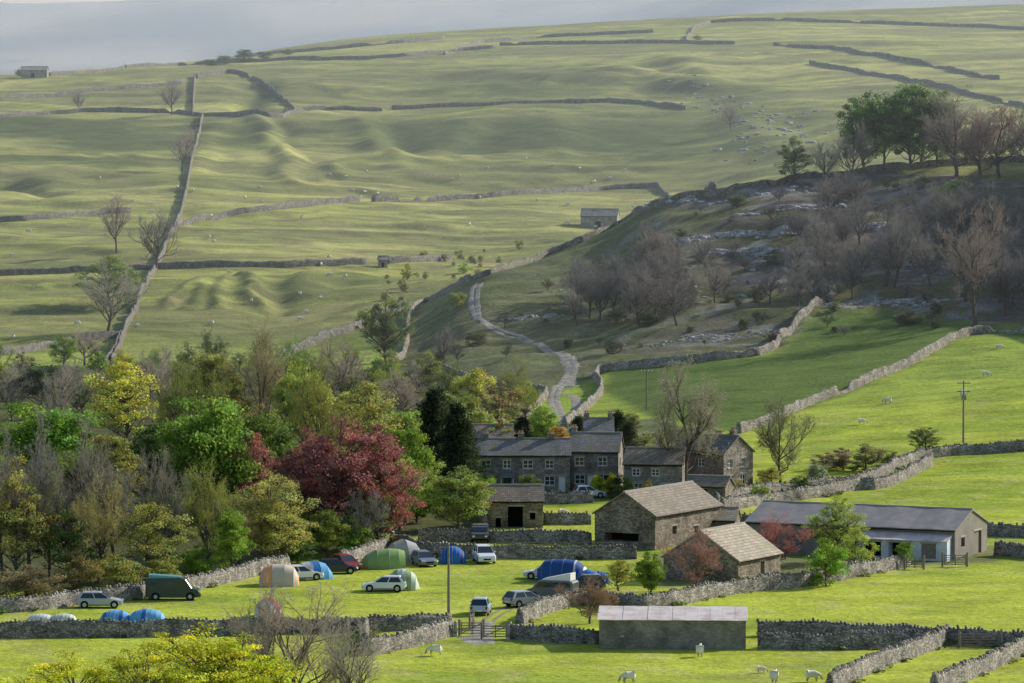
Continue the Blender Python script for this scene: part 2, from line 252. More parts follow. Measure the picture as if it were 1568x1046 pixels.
# ---------------------------------------------------------------- parts builder
class Parts:
    def __init__(s): s.d={}
    def add(s,part,m,V,Fs):
        e=s.d.setdefault(part,[m,[],[]]); o=len(e[1]); e[1]+= [tuple(v) for v in V]; e[2]+=[tuple(i+o for i in f) for f in Fs]
    def box(s,part,m,x0,x1,y0,y1,z0,z1):
        V=[(x,y,z) for z in(z0,z1) for y in(y0,y1) for x in(x0,x1)]
        s.add(part,m,V,[(0,2,3,1),(4,5,7,6),(0,1,5,4),(2,6,7,3),(0,4,6,2),(1,3,7,5)])
    def extr(s,part,m,prof,a0,a1,axis='x'):
        n=len(prof)
        f=(lambda a,p:(a,p[0],p[1])) if axis=='x' else (lambda a,p:(p[0],a,p[1]))
        V=[f(a0,p) for p in prof]+[f(a1,p) for p in prof]
        s.add(part,m,V,[tuple(range(n))[::-1],tuple(range(n,2*n))]+[(i,(i+1)%n,n+(i+1)%n,n+i) for i in range(n)])
    def cyl(s,part,m,c,r,h,axis='z',k=14,r2=None):
        r2=r if r2 is None else r2; V=[]
        for t,rr in((0,r),(h,r2)):
            for i in range(k):
                a=2*math.pi*i/k; u,v=rr*math.cos(a),rr*math.sin(a)
                V.append({'z':(c[0]+u,c[1]+v,c[2]+t),'y':(c[0]+u,c[1]+t,c[2]+v),'x':(c[0]+t,c[1]+u,c[2]+v)}[axis])
        s.add(part,m,V,[tuple(range(k))[::-1],tuple(range(k,2*k))]+[(i,(i+1)%k,k+(i+1)%k,k+i) for i in range(k)])
    def face(s,part,m,O,U,Vv,Nn,L,H,holes=(),jamb=.22):
        O,U,Vv,Nn=map(Vector,(O,U,Vv,Nn)); xs=sorted({0,L,*[h[0] for h in holes],*[h[0]+h[2] for h in holes]}); zs=sorted({0,H,*[h[1] for h in holes],*[h[1]+h[3] for h in holes]})
        for a,b in zip(xs,xs[1:]):
            for c,d in zip(zs,zs[1:]):
                mx_,mz=(a+b)/2,(c+d)/2
                if any(h[0]<mx_<h[0]+h[2] and h[1]<mz<h[1]+h[3] for h in holes): continue
                s.add(part,m,[O+U*a+Vv*c,O+U*b+Vv*c,O+U*b+Vv*d,O+U*a+Vv*d],[(0,1,2,3)])
        for h in holes:
            a,c,w_,hh=h[:4]; b=a+w_; d=c+hh; ty=h[4] if len(h)>4 else 'w'; dp=jamb if ty!='o' else 1.6
            p=[O+U*a+Vv*c,O+U*b+Vv*c,O+U*b+Vv*d,O+U*a+Vv*d]; pi=[v-Nn*dp for v in p]
            s.add(part,m,p+pi,[(0,1,5,4),(1,2,6,5),(2,3,7,6),(3,0,4,7)])
            mm={'w':M_glass,'d':M_green,'o':M_black,'D':M_wood,'W':M_white}[ty]; s.add({'w':'window_panes','d':'door','o':'doorway','D':'plank_door','W':'white_door'}[ty],mm,pi,[(0,1,2,3)])
            def bar(pn,mt,a,b,c,d,n0,n1):
                V=[O+U*i+Vv*j+Nn*k for k in(n0,n1) for j in(c,d) for i in(a,b)]; s.add(pn,mt,V,[(0,2,3,1),(4,5,7,6),(0,1,5,4),(2,6,7,3),(0,4,6,2),(1,3,7,5)])
            if ty=='w':
                t=.10
                bar('window_frames',M_white,a,b,c,c+t,-dp+.01,-dp+.08); bar('window_frames',M_white,a,b,d-t,d,-dp+.01,-dp+.08)
                bar('window_frames',M_white,a,a+t,c+t,d-t,-dp+.01,-dp+.08); bar('window_frames',M_white,b-t,b,c+t,d-t,-dp+.01,-dp+.08)
                bar('window_frames',M_white,(a+b)/2-.04,(a+b)/2+.04,c+t,d-t,-dp+.012,-dp+.07)
                bar('window_frames',M_white,a+t,(a+b)/2-.04,(c+d)/2-.03,(c+d)/2+.03,-dp+.014,-dp+.06); bar('window_frames',M_white,(a+b)/2+.04,b-t,(c+d)/2-.03,(c+d)/2+.03,-dp+.014,-dp+.06)
                bar('sills_and_lintels',M_sill,a-.12,b+.12,c-.14,c-.004,-.05,.07)
            if ty!='o' or h[2]<3: bar('sills_and_lintels',M_sill,a-.15,b+.15,d+.004,d+.2,-.05,.03)
    def done(s,name,loc,yaw=0,scale=1,smooth=()):
        e=bpy.data.objects.new(name,None); e.empty_display_size=.5; SC.collection.objects.link(e); e.location=loc; e.rotation_euler=(0,0,yaw); e.scale=(scale,)*3 if not isinstance(scale,tuple) else scale
        for k,(m,V,Fs) in s.d.items():
            me=bpy.data.meshes.new(k); me.from_pydata(V,[],Fs); me.materials.append(m); me.update()
            if k in smooth: me.polygons.foreach_set("use_smooth",np.ones(len(me.polygons),bool))
            o=bpy.data.objects.new(k,me); SC.collection.objects.link(o); o.parent=e
        return e
M_sill=plain("dressed_stone",(.38,.35,.30),.8,.1,.15)
def gable(name,at,L,W,h,rise,yaw,wm,rm,front=(),right=(),left=(),chim=(),anchor=(0,-.5),ov=.25,gh=(),extra=None):
    p=Parts(); yaw=math.radians(yaw)
    lx,ly=anchor[0]*L,anchor[1]*W; c=Vector((at.x-(lx*math.cos(yaw)-ly*math.sin(yaw)),at.y-(lx*math.sin(yaw)+ly*math.cos(yaw)),at.z))
    x0,x1,y0,y1=-L/2,L/2,-W/2,W/2
    p.face('walls',wm,(x0,y0,0),(1,0,0),(0,0,1),(0,-1,0),L,h,front)
    p.face('walls',wm,(x1,y0,0),(0,1,0),(0,0,1),(1,0,0),W,h,right)
    p.face('walls',wm,(x0,y1,0),(0,-1,0),(0,0,1),(-1,0,0),W,h,left)
    p.face('walls',wm,(x1,y1,0),(-1,0,0),(0,0,1),(0,1,0),L,h)
    p.add('walls',wm,[(x1,y0,h),(x1,y1,h),(x1,0,h+rise),(x0,y0,h),(x0,y1,h),(x0,0,h+rise)],[(0,1,2),(4,3,5)])
    p.box('foundation',wm,x0+.01,x1-.01,y0+.01,y1-.01,-2.5,-.002)
    t=.14; sl=rise/(W/2); zz=h+rise; e=W/2+ov; ze=zz-sl*e; nseg=max(3,int(L/1.3)); sag=[(random.random()-.5)*.09 for _ in range(nseg+1)]
    prof=[(-e,ze+.03),(0,zz+.03),(e,ze+.03),(e,ze+.03+t),(0,zz+.03+t*1.2),(-e,ze+.03+t)]; V=[]
    for k in range(nseg+1):
        xx_=x0-.18+(L+.36)*k/nseg; V+=[(xx_,a,b_+abs(sag[k])*.6+(.03*math.sin(k*1.7))) for a,b_ in prof]
    p.add('roof',rm,V,[tuple(range(6))[::-1],tuple(range(6*nseg,6*nseg+6))]+[(6*k+i,6*k+(i+1)%6,6*k+6+(i+1)%6,6*k+6+i) for k in range(nseg) for i in range(6)])
    p.box('ridge_tiles',M_sill,x0-.2,x1+.2,-.12,.12,zz+.14,zz+.27)
    for cx in chim:
        p.box('chimney',wm,cx-.35,cx+.35,-.3,.3,zz-.4,zz+.75); p.box('chimney_cap',M_sill,cx-.42,cx+.42,-.37,.37,zz+.75,zz+.85)
        for dx in(-.17,.17): p.cyl('chimney_pots',M_pot,(cx+dx,0,zz+.85),.11,.32,k=8)
    p.box('gutter',M_black,x0,x1,-e-.07,-e+.02,ze-.02,ze+.09)
    if extra: extra(p)
    return p.done(name,c,yaw)
M_pot=plain("chimney_pot",(.45,.24,.13))
def S(v): return v.y/F
def porches(xs,y0):
    def f(p):
        for x_ in xs:
            p.box('porch_posts',M_white,x_-.8,x_-.7,y0-1.0,y0-.9,0,2.0); p.box('porch_posts',M_white,x_+.7,x_+.8,y0-1.0,y0-.9,0,2.0)
            p.add('porch_roof',M_slate,[(x_-.95,y0-1.15,2.0),(x_+.95,y0-1.15,2.0),(x_+.95,y0-.01,2.7),(x_-.95,y0-.01,2.7),(x_-.95,y0-1.15,1.9),(x_+.95,y0-1.15,1.9),(x_+.95,y0-.01,2.6),(x_-.95,y0-.01,2.6)],[(0,1,2,3),(7,6,5,4),(0,4,5,1),(1,5,6,2),(3,7,4,0)])
    return f
a=G(800,754); s=S(a)
fr=[]
for cx,ww in((1.4,1.2),(4.0,1.0),(6.6,1.3),(9.3,1.1)): fr+=[(cx-ww/2,2.95,ww,1.1),]
for cx in(1.4,6.6,9.3): fr+=[(cx-.65,.85,1.3,1.2)]
fr+=[(3.6,0,.9,2.0,'d'),(11.0-.6,0,.9,2.0,'W')]
gable("terrace_of_stone_cottages",a,146*s,6.0,4.6,1.75,0,M_house,M_slate,fr,chim=(-4.6,-.2,3.6),extra=porches([-1.9],-3))
a=G(909,752); gable("stone_cottage",a,76*S(a),7.5,4.9,2.0,-6,M_house,M_slate,[(.7,3.15,1.2,1.1),(3.6,3.15,1.2,1.1),(.7,.85,1.3,1.2),(3.5,.1,1.6,2.0),(2.3,0,.8,2.0,'W')],right=[(2.6,3.0,1,1)],chim=(-2.8,))
a=G(752,722); gable("stone_cottage",a,66*S(a),6,4.2,1.7,0,M_house,M_brslate,chim=(1.2,))
a=G(917,714); gable("stone_cottage",a,44*S(a),5,4.6,1.6,0,M_house,M_slate,[(1,2.9,1,.9)],chim=(-1.6,1.6))
a=G(1000,760); gable("stone_farmhouse",a,90*S(a),6.5,3.9,1.7,-8,M_house,M_brslate,[(1,2.5,1,.9),(3.4,2.5,1,.9),(1.2,.5,1.1,1.1),(4.6,.5,1.1,1.1)],chim=(2.8,))
a=G(1108,752); gable("stone_house",a,8,6.4,4.6,2.0,-38,M_house,M_slate,[(1,2.9,1,1),(4,2.9,1,1),(1,.8,1.1,1.1)],right=[(.9,2.8,1,1.1),(3.7,2.8,1,1.1),(.9,.6,1,1.2),(3.7,.5,1.2,1.4)],chim=(-3.2,3.2),anchor=(.5,-.5))
a=G(1080,770); gable("stone_outbuilding",a,5,3.5,2.0,1.0,-20,M_barn,M_brslate,[(1.5,0,1.2,1.7,'o')])
a=G(787,808); gable("field_barn",a,89*S(a),5,3.0,1.5,0,M_barn,M_brslate,[(2.6,0,1.7,2.4,'o'),(1.2,0,.6,1.1,'o'),(5.1,.9,.6,.8,'o')],right=[(2,1.2,.7,.9,'o')])
a=G(1003,843); gable("stone_barn",a,15.5,7.4,3.7,2.3,60,M_barn,M_brslate,front=[(9,0,1.0,1.9,'D'),(4,1.4,1.0,.9,'o')],left=[(1.2,.8,4.2,.9,'o')],anchor=(-.5,-.5))
a=G(1130,893); gable("stone_barn",a,9.5,8.4,2.2,2.7,60,M_barn,M_slab,front=[(5,0,.9,1.7,'o')],left=[(3.4,.0,1.2,1.9,'D')],anchor=(-.5,-.5))
a=G(1091,826); gable("barn_lean_to",a,5,4.5,2.1,1.1,-10,M_barn,M_slab,[(.8,.6,1,.9,'o')],chim=())
a=G(1462,858); gable("corrugated_farm_shed",a,23.5,10.5,3.1,1.7,-25,M_tin4,M_tin2,right=[(6.2,0,2.4,2.5,'D'),(2,1.2,1.2,1,'o')],front=[(15,.2,4,2.2,'o')],anchor=(.5,-.5))
a=G(1300,838); gable("stone_byre",a,9,6.5,2.5,1.6,-18,M_barn,M_tin2,front=[(1,.3,1,1.2,'o'),(5,.3,1,1.2,'o')],anchor=(.5,-.5))
def mono(name,at,L,W,hf,hb,yaw,wm,rm,holes=(),anchor=(0,-.5)):
    p=Parts(); yaw=math.radians(yaw); lx,ly=anchor[0]*L,anchor[1]*W; c=Vector((at.x-(lx*math.cos(yaw)-ly*math.sin(yaw)),at.y-(lx*math.sin(yaw)+ly*math.cos(yaw)),at.z))
    x0,x1,y0,y1=-L/2,L/2,-W/2,W/2
    p.face('walls',wm,(x0,y0,0),(1,0,0),(0,0,1),(0,-1,0),L,hf,holes)
    p.add('walls',wm,[(x1,y0,0),(x1,y1,0),(x1,y1,hb),(x1,y0,hf),(x0,y0,0),(x0,y1,0),(x0,y1,hb),(x0,y0,hf)],[(0,1,2,3),(5,4,7,6),(1,5,6,2)])
    p.box('foundation',wm,x0+.01,x1-.01,y0+.01,y1-.01,-1.5,-.002)
    sl=(hb-hf)/W; k=int(L/1.0)
    for i in range(k):
        xa=x0-.15+(L+.3)*i/k; xb=x0-.15+(L+.3)*(i+1)/k-.012; dz=random.uniform(0,.03); oy=random.uniform(-.08,.05)
        p.extr('roof_sheets',rm,[(y0-.2+oy,hf-.2*sl+.02+dz),(y1+.2,hb+.2*sl+.02+dz),(y1+.2,hb+.2*sl+.07+dz),(y0-.2+oy,hf-.2*sl+.07+dz)],xa,xb)
    return p.done(name,c,yaw)
a=G(1142,994); mono("block_work_shed",a,226*S(a),5.2,2.45,3.0,-3,M_block,M_tin,[(2,.9,.05,.05,'o')],(.5,-.5))
a=G(1450,860); mono("white_lean_to_shed",a,10.0,2.6,2.1,2.9,-22,M_tin3,M_tin,[(.6,.2,2.2,1.6,'o'),(3.6,.2,2.4,1.6,'o'),(7.2,.2,1.6,1.6,'D')],(.5,-.5))
a=G(540,800); gable("white_rendered_house",a,8,7,4.6,2,0,M_render,M_slate,[(1,2.8,1,1),(5,2.8,1,1),(1,.7,1,1.2),(5,.7,1,1.2)])
def farbarn(px,py,wpx,h,r,yaw=0,W=6,holes=((4,0,1.6,2,'o'),)): 
    a=G(px,py); gable("hillside_field_barn",a,wpx*S(a),W,h,r,yaw,M_barnf,M_slatef,holes,ov=.2)
M_barnf=stone("far_barn_stone",(.26,.24,.21),(.40,.37,.32),2,2,.7); M_slatef=slate("far_slate",(.30,.29,.27),(.36,.34,.31))
farbarn(917,350,56,3.4,1.9,-8); farbarn(52,119,40,3.0,1.5,0); farbarn(587,410,13,1.9,.8,10,1.8,((.6,0,.7,1.3,'o'),))
# ---------------------------------------------------------------- dry stone walls
def resample(pts,step):
    out=[]
    for (x0,y0),(x1,y1) in zip(pts,pts[1:]):
        d=math.hypot(x1-x0,y1-y0); n=max(1,int(d/step))
        for i in range(n): out.append((x0+(x1-x0)*i/n,y0+(y1-y0)*i/n))
    out.append(pts[-1]); return out
def smoothp(p,it=2):
    for _ in range(it):
        q=[p[0]]
        for a,b in zip(p,p[1:]): q+=[(a[0]*.75+b[0]*.25,a[1]*.75+b[1]*.25),(a[0]*.25+b[0]*.75,a[1]*.25+b[1]*.75)]
        q.append(p[-1]); p=q
    return p
WPTS=[]
def wall(pts,h=1.35,ymax=2300,c=(1,1,1),sm=1,name="dry_stone_wall"):
    g=[G(a,b,ymax) for a,b in pts]; my=sum(v.y for v in g)/len(g); near=my<560
    pl=smoothp([(v.x,v.y) for v in g],sm); step=.35 if near else max(.7,my*.0011); pl=np.array(resample(pl,step)); n=len(pl)
    if n<3: return
    t=np.gradient(pl,axis=0); t/=np.linalg.norm(t,axis=1)[:,None]+1e-9; nr=np.stack([-t[:,1],t[:,0]],1)
    if near: WPTS.extend([tuple(a) for a in pl+nr*.75]+[tuple(a) for a in pl-nr*.75])
    z=np.array([gz(x_,y_) for x_,y_ in pl]); zz=h*(1+.24*(fbm(pl[:,0]/4+h,pl[:,1]/4,3)-.5)*2)+(rng.random(n)-.5)*.14*(1 if near else 2)
    if not near:
        gap=vn(pl[:,0]/9+h*7,pl[:,1]/9+3,12); zz=np.where(gap>.86,zz*.35,zz)
    V=[]; prof=[(-.42,-.25),(-.36,.35),(-.27,.8),(-.16,1.0),(.16,1.0),(.27,.8),(.36,.35),(.42,-.25)]
    wf=1
    for o,k in prof:
        j=(rng.random(n)-.5)*.09; hh=np.where(k<0,-.5,k*zz)
        V.append(np.stack([pl[:,0]+nr[:,0]*(o*wf+j),pl[:,1]+nr[:,1]*(o*wf+j),z+hh+(rng.random(n)-.5)*.05],1))
    k=len(prof); V=np.stack(V,1).reshape(-1,3); I=np.arange(n*k).reshape(n,k)
    q=np.stack([I[:-1,:-1],I[1:,:-1],I[1:,1:],I[:-1,1:]],-1).reshape(-1,4); blocks=[(q,0)]
    ends=np.array([I[0],I[-1][::-1]]); 
    if near:
        L_=resample([tuple(a) for a in pl],.3); m_=len(L_); BV=[];BF=[]
        for i,(x_,y_) in enumerate(L_[:-1]):
            jx=L_[i+1]; d=Vector((jx[0]-x_,jx[1]-y_)); 
            if d.length<1e-4: continue
            d.normalize(); nn=Vector((-d.y,d.x)); kk=min(n-1,int(i*(n-1)/max(1,m_-1)))
            zb=gz(x_,y_)+zz[kk]-.08; hh=random.uniform(.12,.38); wd=random.uniform(.15,.22); th=random.uniform(.07,.13); ti=random.uniform(-.08,.08)
            o=len(BV)
            for c_ in(0,1):
                for bb in(-1,1):
                    for aa in(-1,1): BV.append((x_+d.x*(aa*th+c_*ti)+nn.x*bb*wd*(1-.3*c_),y_+d.y*(aa*th+c_*ti)+nn.y*bb*wd*(1-.3*c_),zb+c_*hh))
            BF+=[(o,o+2,o+3,o+1),(o+4,o+5,o+7,o+6),(o,o+1,o+5,o+4),(o+2,o+6,o+7,o+3),(o,o+4,o+6,o+2),(o+1,o+3,o+7,o+5)]
        if BF: blocks.append((np.array(BF)+len(V),0)); V=np.concatenate([V,np.array(BV)])
    blocks.append((ends,0))
    o=mk(name,V,blocks,[M_wall]); o.color=(*c,1); return o
for p in [[(-60,978),(0,977),(200,975),(390,972),(560,969),(690,962)],[(562,1004),(600,997),(650,985),(692,973)],[(562,1004),(556,985),(560,969)],[(780,978),(850,984),(917,986)],
          [(1160,993),(1300,995),(1440,990)],[(1160,974),(1300,976),(1450,986),(1620,994)],[(1270,1060),(1340,1025),(1440,990),(1452,980)],[(1430,1062),(1500,1032),(1568,1002),(1620,985)],
          [(795,958),(830,940),(880,925),(940,930),(1000,935),(1100,912),(1200,902),(1290,888),(1390,868)],
          [(-60,942),(60,935),(120,925),(210,918),(330,897),(395,880),(440,872)],[(520,868),(575,850),(600,832)],[(600,836),(640,850),(720,856),(850,856),(975,856)],[(640,830),(760,830),(905,834)],
          [(832,803),(905,803)],[(830,772),(907,770)],[(735,770),(742,810)],
          [(1105,784),(1180,770),(1240,764),(1310,750),(1345,750),(1385,735),(1425,712)],[(1095,772),(1180,757),(1240,752),(1330,742),(1380,712),(1440,698),(1568,690),(1640,688)],
          [(1095,806),(1200,808),(1320,810)],[(1505,820),(1568,823),(1640,824)],[(1525,850),(1600,858)]]:
    wall(p,1.35)
for p in [[(1130,664),(1180,648),(1230,622),(1300,600),(1340,580),(1400,556),(1440,532),(1470,516),(1520,510),(1640,506)],
          [(865,655),(900,625),(926,598),(905,575),(950,566),(1020,560),(1100,552),(1180,542),(1190,522),(1215,500),(1245,470),(1285,440)],
          [(790,655),(830,615),(838,603),(790,598),(740,590),(690,574),(670,566)],[(575,582),(605,555),(625,530),(622,500),(640,462),(680,446),(720,432)]]:
    wall(p,1.4,900,(1.05,1.04,1.02))
wall([(720,434),(760,418),(800,400),(850,385),(900,368),(950,338),(1000,320),(1060,302),(1130,292),(1200,282),(1300,268),(1400,258),(1500,250),(1640,242)],1.3,915,(.85,.83,.8),sm=1)
for p in [[(-40,548),(0,546),(100,528),(183,518)],[(185,518),(160,565)],[(170,560),(200,490),(235,420),(268,350)],[(268,350),(285,300),(292,250),(310,180)],[(295,178),(298,118)],
          [(-40,424),(100,418),(250,412),(400,410),(560,405)],[(590,404),(640,402),(690,398)],[(425,548),(480,525),(540,508),(575,492),(620,470)],
          [(268,348),(330,335),(400,325),(480,315),(550,309)],[(570,309),(700,305),(780,300),(850,295),(940,288),(1030,286),(1095,294)],[(-40,343),(60,338),(150,328),(200,326)],
          [(-40,184),(0,183),(60,176),(150,170),(220,172),(300,178),(360,178),(425,183),(450,172),(510,168),(585,170)],[(600,168),(700,163),(850,158),(960,155),(1050,168)],
          [(300,120),(365,109),(400,125),(425,148),(450,170)],[(-40,155),(100,145),(280,128)],
          [(190,105),(300,98),(450,92),(600,90),(690,80),(760,73)],[(765,70),(860,68),(1000,66),(1125,68)],[(380,88),(480,78),(600,68),(680,60)],
          [(1185,70),(1260,75),(1350,88),(1440,102),(1530,122)],[(1050,62),(1068,36),(1150,32),(1250,34),(1400,38),(1568,46),(1640,48)],[(1240,98),(1330,115),(1430,130),(1500,150),(1640,180)],[(75,116),(190,106)],[(680,84),(760,60),(1000,50)]]:
    wall(p,1.55,2300,(.75,.77,.78))
# ---------------------------------------------------------------- tracks
def ribbon(name,pts,w_,m_,off=.06,ymax=900):
    pl=smoothp([(G(a,b,ymax).x,G(a,b,ymax).y) for a,b in pts],3); pl=np.array(resample(pl,.6)); t=np.gradient(pl,axis=0); t/=np.linalg.norm(t,axis=1)[:,None]+1e-9; nr=np.stack([-t[:,1],t[:,0]],1); n=len(pl); V=[]
    wv_=w_*(.65+.8*fbm(pl[:,0]/1.8,pl[:,1]/1.8,7))
    for k in range(7):
        o=(k/6-.5)*wv_; q=pl+nr*o[:,None]; V.append(np.stack([q[:,0],q[:,1],[gz(a,b)+off+(-.05 if k in(0,6) else 0) for a,b in q]],1))
    V=np.stack(V,1).reshape(-1,3); I=np.arange(n*7).reshape(n,7); q=np.stack([I[:-1,:-1],I[:-1,1:],I[1:,1:],I[1:,:-1]],-1).reshape(-1,4)
    return mk(name,V,[(q,0)],[m_],smooth=True)
for dx in(-4,5): ribbon("farm_track",[(868+dx,660),(850+dx,625),(846+dx,605),(862+dx,585),(878+dx,562),(868+dx,545),(830+dx,527),(795,515+dx*.6),(762,507+dx*.6),(740,495+dx*.5),(726+dx,478),(724+dx,455),(732+dx,434)],1.0,M_trk)
ribbon("farm_track",[(868,592),(872,575),(878,560),(868,546)],2.6,M_trk,.04)
ribbon("farm_track",[(845,607),(885,603),(880,640)],1.4,M_trk)
M_worn=plain("worn_earth",(.25,.24,.12),.9,.1,.3)
for d in(-7,9): ribbon("gravel_path",[(735+d,972),(737+d,958),(760+d,940),(795+d,922),(815+d,912)],.5,M_worn,.03)
ribbon("gravel_path",[(735,976),(738,962),(742,952)],1.8,M_trk,.045)
ribbon("gravel_path",[(735,972),(740,990),(720,975)],2.4,M_trk,.03)
# ---------------------------------------------------------------- rocks
def rocks(name,pts,n,smin,smax,spread,ymax=930,zsc=1):
    pl=resample([(G(a,b,ymax).x,G(a,b,ymax).y) for a,b in pts],.5); V=[];Fc=[]
    bm=bmesh.new(); bmesh.ops.create_icosphere(bm,subdivisions=2,radius=1); bv=np.array([v.co[:] for v in bm.verts]); bf=np.array([[v.index for v in f.verts] for f in bm.faces]); bm.free()
    for i in range(n):
        x_,y_=random.choice(pl); x_+=random.gauss(0,spread*1.3); y_+=random.gauss(0,spread*.7); s_=random.uniform(smin,smax)*random.uniform(.4,1)
        v=bv*(1+.5*(rng.random((len(bv),1))-.5)); v=np.sign(v)*np.abs(v)**.7*np.array([s_*random.uniform(.8,2.0),s_*.8,s_*random.uniform(.3,.8)*zsc]); a=random.uniform(-.5,.5); 
        v=v@np.array([[math.cos(a),math.sin(a),0],[-math.sin(a),math.cos(a),0],[0,0,1]]); V.append(v+np.array([x_,y_,gz(x_,y_)+s_*.05])); Fc.append(bf+len(bv)*i)
    mk(name,np.concatenate(V),[(np.concatenate(Fc),0)],[M_rock])
rocks("limestone_outcrop",[(1085,392),(1130,385),(1200,392),(1250,385)],130,.5,1.5,1.2)
rocks("limestone_outcrop",[(1030,374),(1110,362),(1180,360),(1230,352)],120,.4,1.1,1.0)
rocks("limestone_outcrop",[(960,328),(1050,308),(1150,302),(1290,285)],120,.4,1.0,1.0)
rocks("limestone_outcrop",[(1140,330),(1250,320),(1330,318)],70,.4,1.1,1.2)
rocks("limestone_outcrop",[(765,492),(800,488),(850,484)],50,.3,.9,.8)
rocks("limestone_scree",[(1260,470),(1330,462),(1440,465)],220,.2,.7,2.5)
rocks("limestone_scree",[(1000,525),(1080,518),(1170,508)],160,.15,.5,3)
rocks("limestone_scree",[(1280,352),(1400,345),(1560,350)],130,.4,1.2,1.6)
rocks("limestone_scree",[(1150,420),(1300,405),(1560,420)],130,.2,.8,6)
rocks("limestone_outcrop",[(1030,115),(1060,125),(1100,160),(1150,195),(1170,245)],90,.4,1.3,4,2300)
rocks("limestone_outcrop",[(1150,160),(1200,185),(1240,215)],50,.4,1.2,4,2300)
rocks("limestone_scree",[(880,450),(1000,430),(1130,455)],80,.2,.6,6)
# ---------------------------------------------------------------- trees
def leafmat(name,trans=.35):
    m=bpy.data.materials.new(name); m.use_nodes=True; n=m.node_tree; L=n.links; n.nodes.remove(n.nodes["Principled BSDF"]); out=n.nodes["Material Output"]
    oi=N(m,"ShaderNodeObjectInfo"); at=N(m,"ShaderNodeAttribute",attribute_name="tint"); x=N(m,"ShaderNodeVectorMath",operation='MULTIPLY'); L.new(oi.outputs["Color"],x.inputs[0]); L.new(at.outputs["Color"],x.inputs[1])
    d=N(m,"ShaderNodeBsdfDiffuse"); t=N(m,"ShaderNodeBsdfTranslucent"); mx=N(m,"ShaderNodeMixShader"); mx.inputs[0].default_value=trans
    L.new(x.outputs[0],d.inputs[0]); L.new(x.outputs[0],t.inputs[0]); L.new(d.outputs[0],mx.inputs[1]); L.new(t.outputs[0],mx.inputs[2]); L.new(mx.outputs[0],out.inputs[0]); return m
M_leaf=leafmat("foliage",.5); M_twig=leafmat("twigs",.2)
def unit(v): return v/(np.linalg.norm(v,axis=-1,keepdims=True)+1e-9)
def tubes(A,B,ra,rb,k=4):
    d=unit(B-A); h=np.where(np.abs(d[:,2:3])<.9,[[0,0,1]],[[1,0,0]]); u=unit(np.cross(d,h)); v=np.cross(d,u); V=[]
    for Pp,r in((A,ra),(B,rb)):
        for i in range(k):
            a=2*math.pi*i/k; V.append(Pp+(u*math.cos(a)+v*math.sin(a))*np.asarray(r)[:,None])
    V=np.stack(V,1).reshape(-1,3); o=np.arange(len(A))[:,None]*2*k; Fq=[]
    for i in range(k): Fq.append(np.concatenate([o+i,o+(i+1)%k,o+k+(i+1)%k,o+k+i],1))
    return V,np.concatenate(Fq)
def quads(Cn,nrm,size,asp=.7):
    r=rng.normal(size=Cn.shape); u=unit(np.cross(nrm,r)); v=np.cross(nrm,u); s_=size[:,None]; V=np.stack([Cn-u*s_,Cn-v*s_*asp,Cn+u*s_,Cn+v*s_*asp],1).reshape(-1,3); return V,np.arange(len(V)).reshape(-1,4)
